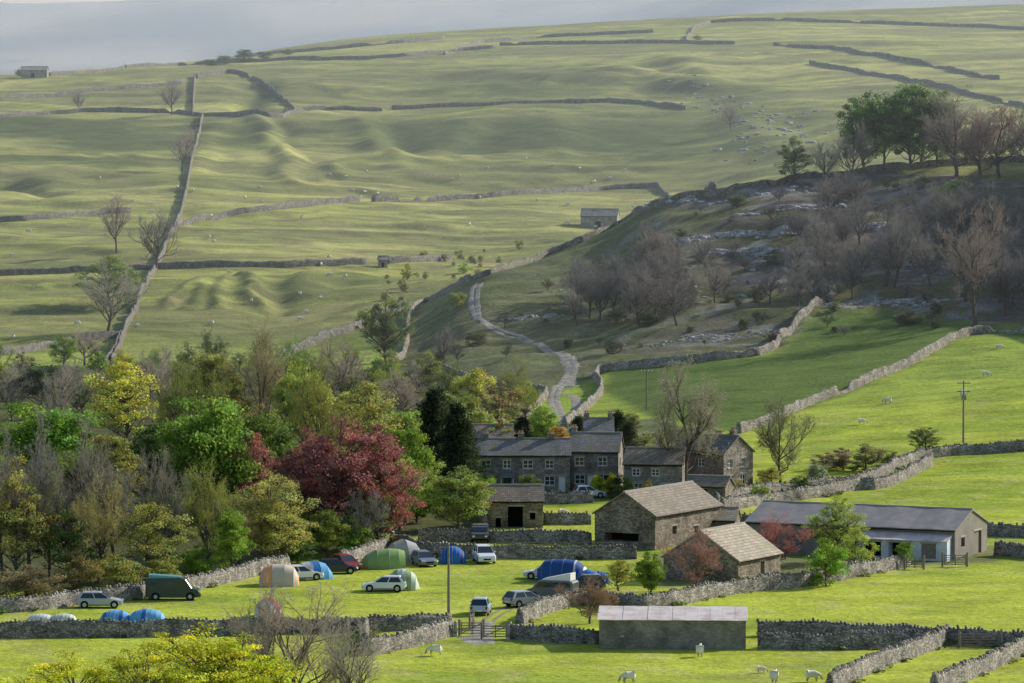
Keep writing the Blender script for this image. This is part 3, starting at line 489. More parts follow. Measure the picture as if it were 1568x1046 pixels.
def leafy(name,kind='round',ncl=75,nl=200,ls=.15,R=4,zb=2.2,H=10,seed=0,rcs=1.0):
    global rng; rng=np.random.default_rng(100+seed)
    if kind in('round','sparse','bush'):
        d=unit(rng.normal(size=(ncl,3))); rr=rng.random(ncl)**.38; bump=.72+.55*vn(d[:,0]*1.9+5+seed,d[:,1]*1.9+d[:,2]*1.6+9,seed); cz=(zb+H)/2; c=d*rr[:,None]*bump[:,None]*np.array([R,R,(H-zb)/2]); c[:,2]+=cz
        if kind!='bush': c[:,:2]*=(1.08-.35*np.clip((c[:,2:3]-cz)/(H-cz),0,1)); 
        rc=rng.uniform(.45,1.05,ncl)*R/4*rcs
    elif kind=='cypress':
        z=rng.uniform(.3,H*.96,ncl); a=rng.uniform(0,6.28,ncl); rad=R*np.clip(np.minimum(1,(H-z)/(H*.45)),.12,1)**.7*(.55+.45*rng.random(ncl)); c=np.stack([np.cos(a)*rad,np.sin(a)*rad,z],1); rc=np.full(ncl,.5)
    else:
        z=zb+(H-zb)*rng.random(ncl)**1.25; a=rng.uniform(0,6.28,ncl); rad=(R*(1-(z-zb)/(H-zb))**.8+.15)*rng.uniform(.35,1.1,ncl); c=np.stack([np.cos(a)*rad,np.sin(a)*rad,z-rad*.15],1); rc=rng.uniform(.4,.8,ncl)
    off=rng.normal(size=(ncl,nl,3)); off=off/(1+.3*np.linalg.norm(off,axis=2,keepdims=True)); off=off*rc[:,None,None]*np.array([1.1,1.1,.58 if kind!='cypress' else 1.1])
    Pn=(c[:,None]+off).reshape(-1,3); on=unit(off.reshape(-1,3)); nr=unit(on*.5+np.array([0,0,.45])+rng.normal(size=Pn.shape)*.6)
    sz=ls*rng.uniform(.5,1.3,len(Pn)); LV,LF=quads(Pn,nr,sz)
    ct=rng.uniform(.6,1.35,ncl); t=(np.repeat(ct,nl)*rng.uniform(.7,1.35,ncl*nl)); hue=np.repeat(rng.normal(0,.08,ncl),nl); tl=np.stack([t*(1+hue),t,t*(1-hue)],1); tl=np.repeat(tl,4,0)
    A=[];B=[];ra=[];rb=[]
    tr=.026*H; top=H*.8 if kind not in('round','sparse') else H*.62; zs=np.linspace(-.5,top,6); tx=np.cumsum(rng.normal(0,.12,6)); tx-=tx[0]; ty=np.cumsum(rng.normal(0,.12,6)); ty-=ty[0]
    for i in range(5): A.append((tx[i],ty[i],zs[i])); B.append((tx[i+1],ty[i+1],zs[i+1])); ra.append(tr*(1-.16*i)*(1.25 if i==0 else 1)); rb.append(tr*(1-.16*(i+1)))
    idx=rng.permutation(ncl)[:int(ncl*.8)]
    for i in idx:
        f=c[i]; z0=np.clip(f[2]-rng.uniform(.5,1)*np.hypot(f[0],f[1])*.9,zb*.45,top*.97); s0=np.array([np.interp(z0,zs,tx),np.interp(z0,zs,ty),z0]); mid=s0*.5+f*.5+np.array([0,0,-.15*R*.3])+rng.normal(0,.15,3); r0=tr*.36*(1-.5*z0/H)
        A+= [s0,mid]; B+=[mid,f]; ra+=[r0,r0*.55]; rb+=[r0*.55,.02]
        for _ in range(4): 
            e=f+rng.normal(0,.6,3)*rc[i]; A.append(mid*.4+f*.6); B.append(e); ra.append(r0*.35); rb.append(.012)
    TV,TF=tubes(np.array(A,float),np.array(B,float),np.array(ra),np.array(rb),5)
    V=np.concatenate([TV,LV]); return mk(name,V,[(TF,0),(LF+len(TV),1)],[M_bark,M_leaf],np.concatenate([np.ones((len(TV),3)),tl]),link=False)
def bare(name,seed=0,leaf=0,H=10,spread=1.0,up=.35,ls=.09):
    global rng; rng=np.random.default_rng(300+seed)
    zs=np.linspace(-.4,H*.55,5); tx=np.cumsum(rng.normal(0,.18,5));tx-=tx[0]; ty=np.cumsum(rng.normal(0,.18,5)); ty-=ty[0]; T0=np.stack([tx,ty,zs],1)
    rt=.21*np.linspace(1.25,.45,5); VA,FA=tubes(T0[:-1],T0[1:],rt[:-1],rt[1:],6); Vs=[VA];Fs=[(FA,0)];nv=len(VA)
    n=12; t=rng.uniform(.28,1,n); z0=t*H*.55; o=np.stack([np.interp(z0,zs,tx),np.interp(z0,zs,ty),z0],1); a=np.arange(n)*2.4+rng.normal(0,.3,n); tilt=rng.uniform(.45,1.15,n)*(1.3-.75*t)*spread
    d=np.stack([np.sin(tilt)*np.cos(a),np.sin(tilt)*np.sin(a),np.cos(tilt)],1); ln=H*rng.uniform(.28,.48,n); r=np.full(n,.10)
    for lv in range(5):
        mid=o+d*ln[:,None]*.5+rng.normal(0,.06,o.shape)*ln[:,None]; d2=unit(d+np.array([0,0,.3])+rng.normal(0,.25,d.shape)); end=mid+d2*ln[:,None]*.5
        if lv<3:
            v1,f1=tubes(o,mid,r,r*.75,4 if lv<2 else 3); v2,f2=tubes(mid,end,r*.75,r*.45,4 if lv<2 else 3); mi=0 if lv<2 else 1
            Vs+=[v1,v2]; Fs+=[(f1+nv,mi),(f2+nv+len(v1),mi)]; nv+=len(v1)+len(v2)
        else:
            for p0,p1,q0,q1 in((o,mid,r,r*.8),(mid,end,r*.8,r*.3)):
                wv_=unit(np.cross(p1-p0,rng.normal(size=p0.shape))); v=np.stack([p0-wv_*q0[:,None],p0+wv_*q0[:,None],p1+wv_*q1[:,None],p1-wv_*q1[:,None]],1).reshape(-1,3); Vs.append(v); Fs.append((np.arange(len(v)).reshape(-1,4)+nv,1)); nv+=len(v)
        if lv==4: break
        nc=[5,5,5,5][lv]; k=len(o); tt=rng.uniform(.3,1,(k,nc)); tt[:,0]=1
        oo=np.where(tt[...,None]<.5,o[:,None]+(mid-o)[:,None]*tt[...,None]*2,mid[:,None]+(end-mid)[:,None]*(tt[...,None]*2-1))
        dd=unit(d2[:,None]+rng.normal(0,.6,(k,nc,3))+np.array([0,0,up*.5])); ll=ln[:,None]*rng.uniform(.40,.66,(k,nc))
        o=oo.reshape(-1,3); d=dd.reshape(-1,3); ln=ll.ravel(); r=np.full(len(o),[.055,.031,.018,.012][lv])
    if leaf:
        pk=rng.integers(0,len(end),leaf); c=end[pk]+rng.normal(0,.1,(leaf,3)); v,f=quads(c,unit(rng.normal(size=c.shape)),ls*rng.uniform(.6,1.2,leaf)); Vs.append(v); Fs.append((f+nv,1)); nv+=len(v)
    V=np.concatenate(Vs); t=np.ones((len(V),3)); 
    return mk(name,V,Fs,[M_bark,M_twig],t*rng.uniform(.8,1.2,(len(V),1)),link=False)
MESH={}
for i in range(5): MESH['round%d'%i]=leafy("broadleaf",'round',95+6*i,150,.14,4.1,1.5,10,i,.92)
for i in range(3): MESH['sparse%d'%i]=leafy("broadleaf_sparse",'sparse',85,85,.12,3.9,1.6,10,10+i,.8)
for i in range(3): MESH['bush%d'%i]=leafy("bush",'bush',50,120,.19,4.6,.2,9,20+i)
MESH['fine0']=leafy("broadleaf_fine",'sparse',150,110,.085,3.9,1.6,10,61,.62)
for i in range(2): MESH['conifer%d'%i]=leafy("conifer",'conifer',150,80,.14,2.6,.8,10,30+i)
MESH['pine0']=leafy("pine",'round',40,170,.13,4.2,4.5,10,41)
MESH['cypress0']=leafy("cypress",'cypress',150,70,.12,1.6,.2,10,50)
for i in range(4): MESH['bare%d'%i]=bare("bare_tree",i,0,10,1.0)
for i in range(2): MESH['bud%d'%i]=bare("budding_tree",10+i,4600,10,1.0,ls=.085)
MESH['weed0']=leafy("weed_clump",'bush',12,40,.55,4.6,.2,9,71)
rng=np.random.default_rng(77)
VAR={'round':5,'sparse':3,'bush':3,'conifer':2,'pine':1,'cypress':1,'bare':4,'bud':2,'fine':1,'weed':1}
BW={'round':8.6,'sparse':8.2,'bush':9.5,'conifer':5,'pine':8.4,'cypress':3.6,'bare':9.2,'bud':9.2,'fine':8.2,'weed':9.5}
BH={'bush':9.2,'weed':9.2}
def put(kind,pos,hm,wm,colr,name,parent=None,var=None):
    me=MESH[kind+str(random.randrange(VAR[kind]) if var is None else var)]; o=bpy.data.objects.new(name,me); SC.collection.objects.link(o); o.location=pos; g_=1.45 if kind=='bud' else (1.2 if kind=='bare' else 1.7)
    o.rotation_euler=(0,0,random.uniform(0,6.28)); o.scale=(wm/BW[kind],wm/BW[kind],hm/BH.get(kind,10.3)); j=random.uniform(.88,1.12)*g_; o.color=(min(.8,colr[0]*j*random.uniform(.92,1.08)),min(.75,colr[1]*j),colr[2]*j,1)
    if parent: o.parent=parent
    return o
def T(kind,px,base,top,wpx,colr,name,ymax=2300,var=None):
    g=G(px,base,ymax); s_=S(g); return put(kind,g-Vector((0,0,.1)),(base-top)*s_,wpx*s_,colr,name,None,var)
GRN=(.14,.215,.035); DG=(.065,.105,.03); YG=(.31,.32,.06); OL=(.22,.23,.065); CU=(.23,.095,.088); OR=(.28,.25,.08); BR=(.27,.23,.18); BG=(.37,.325,.26); GY=(.25,.225,.20); LG=(.24,.30,.065); CON=(.03,.045,.022); KW=(.22,.195,.18)
for r in [('pine',62,650,555,85,CON,"scots_pine_tree"),('bare',20,650,565,80,BG,"bare_ash_tree"),('sparse',188,690,543,135,YG,"sycamore_tree"),('bare',130,640,565,90,BG,"bare_ash_tree"),('bare',255,650,555,90,BG,"bare_ash_tree"),
  ('round',325,680,535,120,OL,"sycamore_tree"),('bud',398,680,532,110,(.27,.22,.12),"budding_ash_tree"),('round',462,690,545,90,LG,"sycamore_tree"),('bare',520,640,530,110,BG,"bare_ash_tree"),('sparse',565,700,575,110,OL,"hazel_tree"),('bare',612,665,575,90,BG,"bare_ash_tree"),
  ('bud',285,700,570,110,OL,"budding_ash_tree"),('sparse',620,720,612,95,LG,"sycamore_tree"),('conifer',668,765,590,85,CON,"spruce_tree"),('conifer',700,775,612,75,CON,"spruce_tree"),('conifer',715,770,640,50,CON,"spruce_tree"),('bare',85,660,570,80,BG,"bare_ash_tree"),
  ('round',10,800,690,90,YG,"sycamore_tree"),('round',75,780,605,205,GRN,"oak_tree"),('round',248,780,640,120,DG,"sycamore_tree"),('round',325,800,592,165,(.12,.19,.035),"sycamore_tree"),('round',400,790,625,120,(.08,.13,.03),"sycamore_tree"),('round',170,790,660,110,OL,"sycamore_tree"),
  ('sparse',570,760,605,120,OL,"hazel_tree"),('round',620,800,650,100,GRN,"sycamore_tree"),('sparse',650,790,690,80,LG,"sycamore_tree"),('bud',480,740,570,110,OL,"budding_ash_tree"),
  ('fine',520,842,628,200,CU,"copper_beech_tree"),('sparse',388,800,650,72,CU,"copper_beech_tree"),('fine',580,842,655,125,(.25,.105,.095),"copper_beech_tree"),('fine',470,842,645,110,(.26,.10,.09),"copper_beech_tree"),
  ('bare',105,880,690,150,BR,"bare_ash_tree"),('bare',45,885,680,130,GY,"bare_ash_tree"),('bare',180,880,705,130,BR,"bare_ash_tree"),('bare',265,872,712,110,BR,"bare_ash_tree"),('bud',320,872,735,100,OL,"budding_ash_tree"),('bare',5,892,700,110,BR,"bare_ash_tree"),('bud',75,888,740,100,(.22,.20,.12),"budding_ash_tree"),('bud',150,892,760,100,(.26,.24,.10),"budding_ash_tree"),
  ('fine',412,862,712,135,OR,"field_maple_tree"),('sparse',420,866,760,105,(.25,.25,.07),"field_maple_tree"),('sparse',230,888,760,130,OL,"hazel_tree"),('sparse',25,895,720,120,OL,"hazel_tree"),('round',355,882,775,60,GRN,"hawthorn_tree"),
  ('sparse',575,842,735,100,LG,"hazel_tree"),('round',702,812,712,98,(.18,.23,.065),"willow_tree"),('sparse',610,812,680,90,LG,"hazel_tree"),('round',500,855,775,80,(.15,.20,.045),"hawthorn_tree"),('round',640,800,735,80,GRN,"hawthorn_tree"),('bare',560,850,760,70,GY,"bare_ash_tree"),
  ('bush',300,885,830,70,GRN,"hawthorn_shrub"),('bush',180,898,845,80,OL,"hawthorn_shrub"),('bush',120,905,850,80,(.16,.15,.06),"bramble_thicket"),('bush',40,915,860,110,(.16,.125,.07),"bramble_thicket"),('bush',245,892,850,70,OL,"hawthorn_shrub"),('bush',455,862,815,60,DG,"hawthorn_shrub"),('bush',540,850,790,70,GRN,"hawthorn_shrub"),
  ('bud',1048,757,578,150,(.30,.255,.18),"budding_ash_tree"),('bud',1195,742,626,95,(.23,.23,.13),"budding_ash_tree"),('cypress',799,690,633,32,CON,"cypress_tree"),('cypress',886,690,632,28,CON,"cypress_tree"),('cypress',946,705,624,38,CON,"cypress_tree"),('cypress',963,710,640,30,(.05,.06,.03),"cypress_tree"),
  ('round',832,690,616,55,LG,"rowan_tree"),('round',856,700,650,42,(.35,.22,.06),"beech_tree"),('sparse',765,720,640,60,OL,"hazel_tree"),('round',915,760,725,26,(.3,.33,.03),"forsythia_shrub"),('round',938,762,722,26,(.34,.33,.03),"forsythia_shrub"),('bush',1010,740,690,70,BR,"garden_hedge"),
  ('round',1092,700,655,60,(.12,.11,.08),"elder_tree"),('bush',1250,745,705,45,(.2,.22,.13),"garden_shrub"),('bush',1290,720,682,55,(.17,.14,.09),"hawthorn_shrub"),('bush',1325,722,678,60,(.15,.15,.07),"hawthorn_shrub"),('bush',1265,718,690,60,(.20,.17,.10),"hawthorn_shrub"),('bush',1360,712,688,40,OL,"hawthorn_shrub"),
  ('sparse',1415,700,648,55,(.10,.13,.05),"hawthorn_tree"),('bush',1225,760,725,35,DG,"garden_shrub"),('bush',1165,772,740,40,GRN,"garden_shrub"),('bush',1180,745,715,50,OR,"garden_shrub"),('sparse',730,740,680,50,OL,"hazel_tree"),
  ('fine',1278,862,752,90,LG,"sycamore_tree"),('bush',1265,898,822,80,GRN,"hawthorn_shrub"),('sparse',1310,880,800,55,LG,"sycamore_tree"),('bud',1190,868,802,100,(.36,.16,.13),"budding_beech_tree"),('bud',1065,905,825,95,(.32,.19,.15),"budding_beech_tree"),('round',995,912,842,52,GRN,"hawthorn_tree"),
  ('sparse',948,905,852,55,(.22,.22,.05),"elder_shrub"),('bud',903,955,892,80,(.24,.17,.11),"budding_shrub"),('bush',930,935,905,45,(.16,.12,.07),"bramble_thicket"),('sparse',1385,870,825,36,GRN,"hawthorn_tree"),('bush',1325,868,838,35,OL,"hawthorn_shrub"),('bush',1085,890,862,40,OL,"elder_shrub"),
  ('bare',178,388,305,62,BG,"bare_ash_tree"),('bare',238,415,322,80,GY,"bare_ash_tree"),('sparse',170,470,386,100,(.13,.18,.05),"sycamore_tree"),('bare',165,512,420,100,BG,"bare_ash_tree"),('bare',130,560,508,75,BG,"bare_ash_tree"),('fine',590,555,443,85,(.13,.15,.06),"ash_tree"),
  ('bare',263,176,128,48,GY,"bare_ash_tree"),('bare',278,262,205,62,BG,"bare_ash_tree"),('bare',120,172,142,26,GY,"bare_ash_tree"),('bare',1120,200,162,34,GY,"bare_ash_tree"),('bush',795,382,365,16,OL,"gorse_bush"),('bush',623,428,405,20,OL,"gorse_bush"),('bush',710,418,400,22,LG,"gorse_bush"),('bush',442,318,308,18,OL,"gorse_bush"),
  ('bush',345,98,84,30,DG,"hawthorn_tree"),('bush',372,96,74,34,DG,"hawthorn_tree"),('bush',405,90,78,26,DG,"hawthorn_tree"),('bush',440,84,74,20,DG,"hawthorn_tree"),('bush',320,100,90,24,DG,"hawthorn_tree"),('bush',30,117,104,16,DG,"hawthorn_tree"),('bush',1068,62,54,14,DG,"hawthorn_tree"),
  ('bush',700,470,445,30,OL,"gorse_bush"),('bush',560,500,470,40,OL,"gorse_bush"),('bare',680,560,505,50,GY,"bare_ash_tree"),('bush',640,600,560,60,(.10,.09,.06),"gorse_bush"),
  ('fine',320,1140,946,240,(.36,.385,.035),"field_maple_tree"),('fine',370,1140,962,190,(.36,.385,.035),"field_maple_tree"),('fine',110,1150,988,230,(.36,.385,.035),"field_maple_tree"),('fine',225,1160,978,180,(.31,.35,.035),"field_maple_tree"),('bare',455,1110,925,210,BG,"bare_hazel_tree"),('bare',530,1120,960,140,BG,"bare_hazel_tree"),('bare',400,1100,930,110,GY,"bare_hazel_tree")]:
    T(*r)
for r in [('round',1325,262,140,85,(.10,.165,.045),"beech_tree",0),('sparse',1352,260,128,80,(.10,.165,.045),"beech_tree",1),('round',1392,258,124,90,(.095,.155,.045),"beech_tree",2),('round',1436,256,130,66,(.115,.155,.055),"beech_tree",3),('sparse',1410,256,126,80,(.105,.155,.045),"beech_tree",0),('sparse',1216,282,208,58,(.10,.14,.05),"hawthorn_tree",0),
  ('bare',1262,282,225,70,BG,"bare_ash_tree",0),('bare',1300,280,205,75,GY,"bare_ash_tree",1),('bud',1465,272,165,130,(.27,.21,.17),"budding_ash_tree",0),('bud',1530,272,175,130,(.28,.22,.17),"budding_ash_tree",1),('bare',1590,272,180,110,BR,"bare_ash_tree",1),('bud',1500,275,190,110,(.26,.21,.17),"budding_ash_tree",0)]:
    T(r[0],r[1],r[2],r[3],r[4],r[5],r[6],905,r[7])
T('bare',1495,498,330,140,(.28,.24,.20),"bare_ash_tree",905)
T('bush',1470,330,265,90,DG,"holly_tree",905); T('bush',1455,340,285,70,DG,"yew_tree",905)
def scatter(name,pg,n,kinds,hr,cols,wr=(.8,1.2)):
    e=bpy.data.objects.new(name,None); SC.collection.objects.link(e); xs=[p[0] for p in pg]; ys=[p[1] for p in pg]; k=0;it=0
    while k<n and it<n*60:
        it+=1; x_=random.uniform(min(xs),max(xs)); y_=random.uniform(min(ys),max(ys))
        if not inside(pg,np.array([x_]),np.array([y_]))[0]: continue
        h=random.uniform(*hr); put(random.choice(kinds),Vector((x_,y_,gz(x_,y_)-.1)),h,h*random.uniform(*wr),random.choice(cols),"tree",e); k+=1
KC=[KW,(.27,.24,.21),(.23,.205,.185),(.30,.265,.22)]
scatter("knoll_bare_woodland",poly([(870,500),(900,440),(1000,425),(1090,420),(1100,490),(1000,505)],905),30,['bare'],(5.0,9),KC)
scatter("knoll_bare_woodland",poly([(1170,490),(1170,390),(1290,320),(1680,310),(1680,480),(1340,465),(1240,470)],905),75,['bare'],(5,11),KC)
scatter("knoll_scrub",poly([(640,570),(760,450),(1000,340),(1290,290),(1650,280),(1650,480),(1200,520),(900,550)],905),130,['bush','bare'],(.8,3.0),[(.09,.10,.05),(.13,.11,.08),(.10,.115,.055),KW],(1,1.9))
scatter("woodland_undergrowth",WD,185,['bush','sparse','bud','sparse'],(3,7.5),[DG,OL,(.20,.18,.08),GRN,BR,(.15,.19,.05),YG])
scatter("village_garden_shrubs",GD,40,['bush','sparse'],(1.2,3.2),[DG,OL,OR,(.13,.16,.05)])
scatter("hillside_gorse",poly([(560,500),(600,400),(800,370),(720,425),(640,450)]),26,['bush'],(1.,2.4),[OL,(.16,.18,.07)])
scatter("lane_side_scrub",poly([(560,600),(640,560),(700,585),(830,640),(780,690),(640,650)]),34,['bush','bare','sparse'],(2,5),[DG,OL,BR,(.14,.12,.07)])
e=bpy.data.objects.new("wall_side_weeds",None); SC.collection.objects.link(e)
for i in range(240):
    x_,y_=random.choice(WPTS); h=random.uniform(.25,.7); put('weed',Vector((x_,y_,gz(x_,y_)-.05)),h,h*random.uniform(1.2,3),random.choice([GRN,OL,DG,(.24,.23,.09)]),"weeds",e)
# ---------------------------------------------------------------- vehicles
def paint(name,c): return plain(name,c,.28,.6,.03)
def car(px,py,yaw,c,L=4.25,W=1.76,H=1.5,kind='hatch',name="parked_car"):
    p=Parts(); pm=paint("car_paint",c); l=L/2; belt=.92*H/1.5
    prof=[(-l,.38),(-l-.02,.62),(-l+.05,belt-.02),(-l+.35,belt+.02),(l-1.35,belt),(l-.55,belt-.14),(l-.1,belt-.26),(l,.55),(l-.02,.3),(l-.3,.2),(-l+.3,.2)]
    cx=0;cz=.6; st=[(-W/2,.955),(-W/2+.09,1),(W/2-.09,1),(W/2,.955)]; V=[];n=len(prof)
    for y,sc in st:
        for a,b in prof: V.append((cx+(a-cx)*(sc if abs(y)>W/2-.05 else 1),y,cz+(b-cz)*sc))
    Fs=[tuple(range(n)),tuple(range(3*n,4*n))[::-1]]+[(k*n+i,k*n+(i+1)%n,(k+1)*n+(i+1)%n,(k+1)*n+i) for k in range(3) for i in range(n)]; p.add('body',pm,V,Fs)
    xb=-l+.12 if kind!='saloon' else -l+.55; xf=l-1.2; xtb=xb+.42; xtf=xf-.85; wb=W/2-.06; wt=W/2-.24; zt=H-.07
    V=[(xb,-wb,belt),(xf,-wb,belt-.01),(xf,wb,belt-.01),(xb,wb,belt),(xtb,-wt,zt),(xtf,-wt,zt),(xtf,wt,zt),(xtb,wt,zt)]
    p.add('windows',M_glass,V,[(0,1,5,4),(1,2,6,5),(2,3,7,6),(3,0,4,7),(0,3,2,1),(4,5,6,7)])
    V=[(xtb-.06,-wt-.03,zt-.02),(xtf+.05,-wt-.03,zt-.02),(xtf+.05,wt+.03,zt-.02),(xtb-.06,wt+.03,zt-.02),(xtb+.08,-wt+.08,zt+.06),(xtf-.15,-wt+.08,zt+.06),(xtf-.15,wt-.08,zt+.06),(xtb+.08,wt-.08,zt+.06)]
    p.add('roof',pm,V,[(0,1,5,4),(1,2,6,5),(2,3,7,6),(3,0,4,7),(0,3,2,1),(4,5,6,7)])
    def pil(a,b,w0):
        for s_ in(-1,1):
            V=[(a-w0,s_*(wb+.012),belt-.02),(a+w0,s_*(wb+.012),belt-.02),(b+w0*.8,s_*(wt+.015),zt),(b-w0*.8,s_*(wt+.015),zt)]; V2=[(x_,y_-s_*.03,z_) for x_,y_,z_ in V]
            p.add('pillars',pm,V+V2,[(0,1,2,3),(4,5,6,7),(0,1,5,4),(1,2,6,5),(2,3,7,6),(3,0,4,7)])
    pil(xf,xtf,.06); pil(xb+.1,xtb+.02,.13); pil((xb+xf)/2+.1,(xtb+xtf)/2+.1,.05)
    for wx in(-l+.78,l-.82):
        for s_ in(-1,1):
            p.cyl('wheel_arches',M_black,(wx,-W/2-.004 if s_<0 else W/2-.06,.33),.385,.064,'y',18)
            p.cyl('wheels',M_tyre,(wx,-W/2-.02 if s_<0 else W/2-.18,.31),.31,.2,'y',18); p.cyl('hub_caps',M_alloy,(wx,-W/2-.03 if s_<0 else W/2+.005,.31),.19,.025,'y',12)
    for s_ in(-1,1):
        p.box('headlamps',M_lamp,l-.12,l+.012,s_*.62-.17,s_*.62+.17,.6,.72); p.box('tail_lamps',M_red,-l-.03,-l+.1,s_*.7-.1,s_*.7+.1,.62,.88); p.box('door_mirrors',pm,xf-.25,xf-.08,s_*(W/2+.08)-.08,s_*(W/2+.08)+.08,belt,belt+.14)
    p.box('grille',M_black,l-.05,l+.014,-.38,.38,.4,.56); p.box('number_plate',M_white,-l-.035,-l,-.26,.26,.45,.56); p.box('rear_bumper',M_black,-l-.03,-l+.02,-.7,.7,.28,.4)
    p.box('side_trim',M_black,-l+1.2,l-1.25,-W/2-.006,W/2+.006,.24,.32)
    g=G(px,py); return p.done(name,g+Vector((0,0,.02)),math.radians(yaw))
WH=(.75,.76,.77); SV=(.42,.44,.47); 
car(153,930,3,SV,4.4); car(588,905,176,WH,4.3); car(834,886,172,(.62,.63,.65),4.2); car(741,861,-80,WH,4.3,1.85,1.75); car(649,866,-72,(.16,.19,.23),4.3)
car(516,878,8,(.035,.03,.04),4.2); car(462,888,20,WH,4.2); car(736,940,86,(.40,.48,.55),4.2,1.75,1.6); car(893,903,178,(.04,.055,.10),4.4); car(805,928,35,(.32,.34,.36),4.3); car(903,762,10,WH,4.0); car(530,872,-60,(.25,.02,.02),4.0)
def van(px,py,yaw,c,roofc,L=5.1,H=2.2,name="camper_van",pop=0,W=1.9):
    p=Parts(); pm=paint("van_paint",c); rm=paint("van_roof",roofc); l=L/2
    prof=[(-l,.4),(-l,H-.25),(-l+.12,H-.06),(-l+.4,H),(l-1.7,H),(l-1.35,H-.08),(l-.75,1.15),(l-.1,.95),(l,.75),(l-.02,.3),(l-.3,.24),(-l+.2,.24)]
    V=[];n=len(prof)
    for y,sc in[(-W/2,.96),(-W/2+.12,1),(W/2-.12,1),(W/2,.96)]:
        for a,b in prof: V.append((a*sc if abs(y)>W/2-.05 else a,y,1.1+(b-1.1)*sc))
    p.add('body',pm,V,[tuple(range(n)),tuple(range(3*n,4*n))[::-1]]+[(k*n+i,k*n+(i+1)%n,(k+1)*n+(i+1)%n,(k+1)*n+i) for k in range(3) for i in range(n)])
    for s_ in(-1,1):
        y0,y1=(-W/2-.012,-W/2+.01) if s_<0 else (W/2-.01,W/2+.012)
        for a,b in((-l+.25,-l+1.3),(-l+1.45,-l+2.6)): p.box('side_windows',M_glass,a,b,y0,y1,1.25,1.75)
        V=[(l-2.3,0,1.2),(l-1.05,0,1.2),(l-1.5,0,1.78),(l-2.3,0,1.78)]; V=[(a,y0,c_) for a,b,c_ in V]+[(a,y1,c_) for a,b,c_ in V]; p.add('side_windows',M_glass,V,[(0,1,2,3),(4,5,6,7),(0,1,5,4),(1,2,6,5),(2,3,7,6),(3,0,4,7)])
    V=[(l-.8,-.78,1.22),(l-.8,.78,1.22),(l-1.32,.68,H-.12),(l-1.32,-.68,H-.12)]; V=[(a+.03,b,c_) for a,b,c_ in V]; p.add('windscreen',M_glass,V,[(0,1,2,3)])
    p.box('rear_window',M_glass,-l-.012,-l+.02,-.65,.65,1.2,1.7)
    if pop>0:
        p.add('pop_top',rm,[(-l+.3,-.75,H+.01),(l-1.8,-.75,H+.01),(l-1.8,.75,H+.01),(-l+.3,.75,H+.01),(-l+.3,-.75,H+pop),(l-1.8,-.75,H+.14),(l-1.8,.75,H+.14),(-l+.3,.75,H+pop)],[(0,1,5,4),(1,2,6,5),(2,3,7,6),(3,0,4,7),(4,5,6,7),(0,3,2,1)])
    else: p.box('roof_panel',rm,-l+.2,l-1.9,-.8,.8,H+.004,H+.10)
    for wx in(-l+.95,l-.95):
        for s_ in(-1,1):
            p.cyl('wheel_arches',M_black,(wx,-W/2-.004 if s_<0 else W/2-.06,.36),.42,.064,'y',18); p.cyl('wheels',M_tyre,(wx,-W/2-.02 if s_<0 else W/2-.18,.34),.34,.2,'y',18); p.cyl('hub_caps',M_alloy,(wx,-W/2-.03 if s_<0 else W/2+.005,.34),.18,.025,'y',12)
    for s_ in(-1,1): p.box('headlamps',M_lamp,l-.06,l+.012,s_*.68-.13,s_*.68+.13,.62,.82); p.box('tail_lamps',M_red,-l-.02,-l+.03,s_*.82-.07,s_*.82+.07,.7,1.1)
    p.box('bumper',M_black,l-.04,l+.05,-.85,.85,.3,.46)
    return p.done(name,G(px,py)+Vector((0,0,.02)),math.radians(yaw))
van(265,918,3,(.02,.045,.04),(.13,.32,.36),5.2,2.1,pop=.35)
van(845,918,160,(.12,.13,.14),(.75,.74,.7),4.9,1.9,pop=.75)
van(735,829,-90,(.06,.06,.06),(.1,.1,.1),4,1.7,"parked_truck")
# ---------------------------------------------------------------- tents
def fab(name,c): return plain(name,c,.7,.25,.08)
def tent(px,py,yaw,secs,cols,name,door=None):
    p=Parts(); K=18; rings=[]
    for x_,hw,h in secs:
        rings.append([(x_,-hw*math.copysign(abs(math.cos(a))**.75,math.cos(a)),h*math.sin(a)**.85) for a in [math.pi*i/K for i in range(K+1)]])
    for i,(r0,r1) in enumerate(zip(rings,rings[1:])):
        m_=cols[i%len(cols)]; p.add('fabric_panel_%d'%(i+1),m_,r0+r1,[(j,j+1,K+2+j,K+1+j) for j in range(K)])
    p.add('end_panel',cols[0],rings[0],[tuple(range(K+1))]); p.add('end_panel_front',door or cols[-1],rings[-1],[tuple(range(K+1))[::-1]])
    for r in rings[1:-1]:
        for a,b in zip(r,r[1:]):
            A=np.array([a]);B=np.array([b]); v,f=tubes(A,B,np.array([.018]),np.array([.018]),3); p.add('poles',M_pole,[tuple(t) for t in v],[tuple(t) for t in f])
    sides=[(rings[len(rings)//2][3],-1),(rings[len(rings)//2][-4],1)]
    for s0,sg in sides:
        e=(s0[0],s0[1]+sg*1.2,0); v,f=tubes(np.array([s0]),np.array([e]),np.array([.012]),np.array([.012]),3); p.add('guy_lines',M_white,[tuple(t) for t in v],[tuple(t) for t in f])
    return p.done(name,G(px,py)+Vector((0,0,.01)),math.radians(yaw))
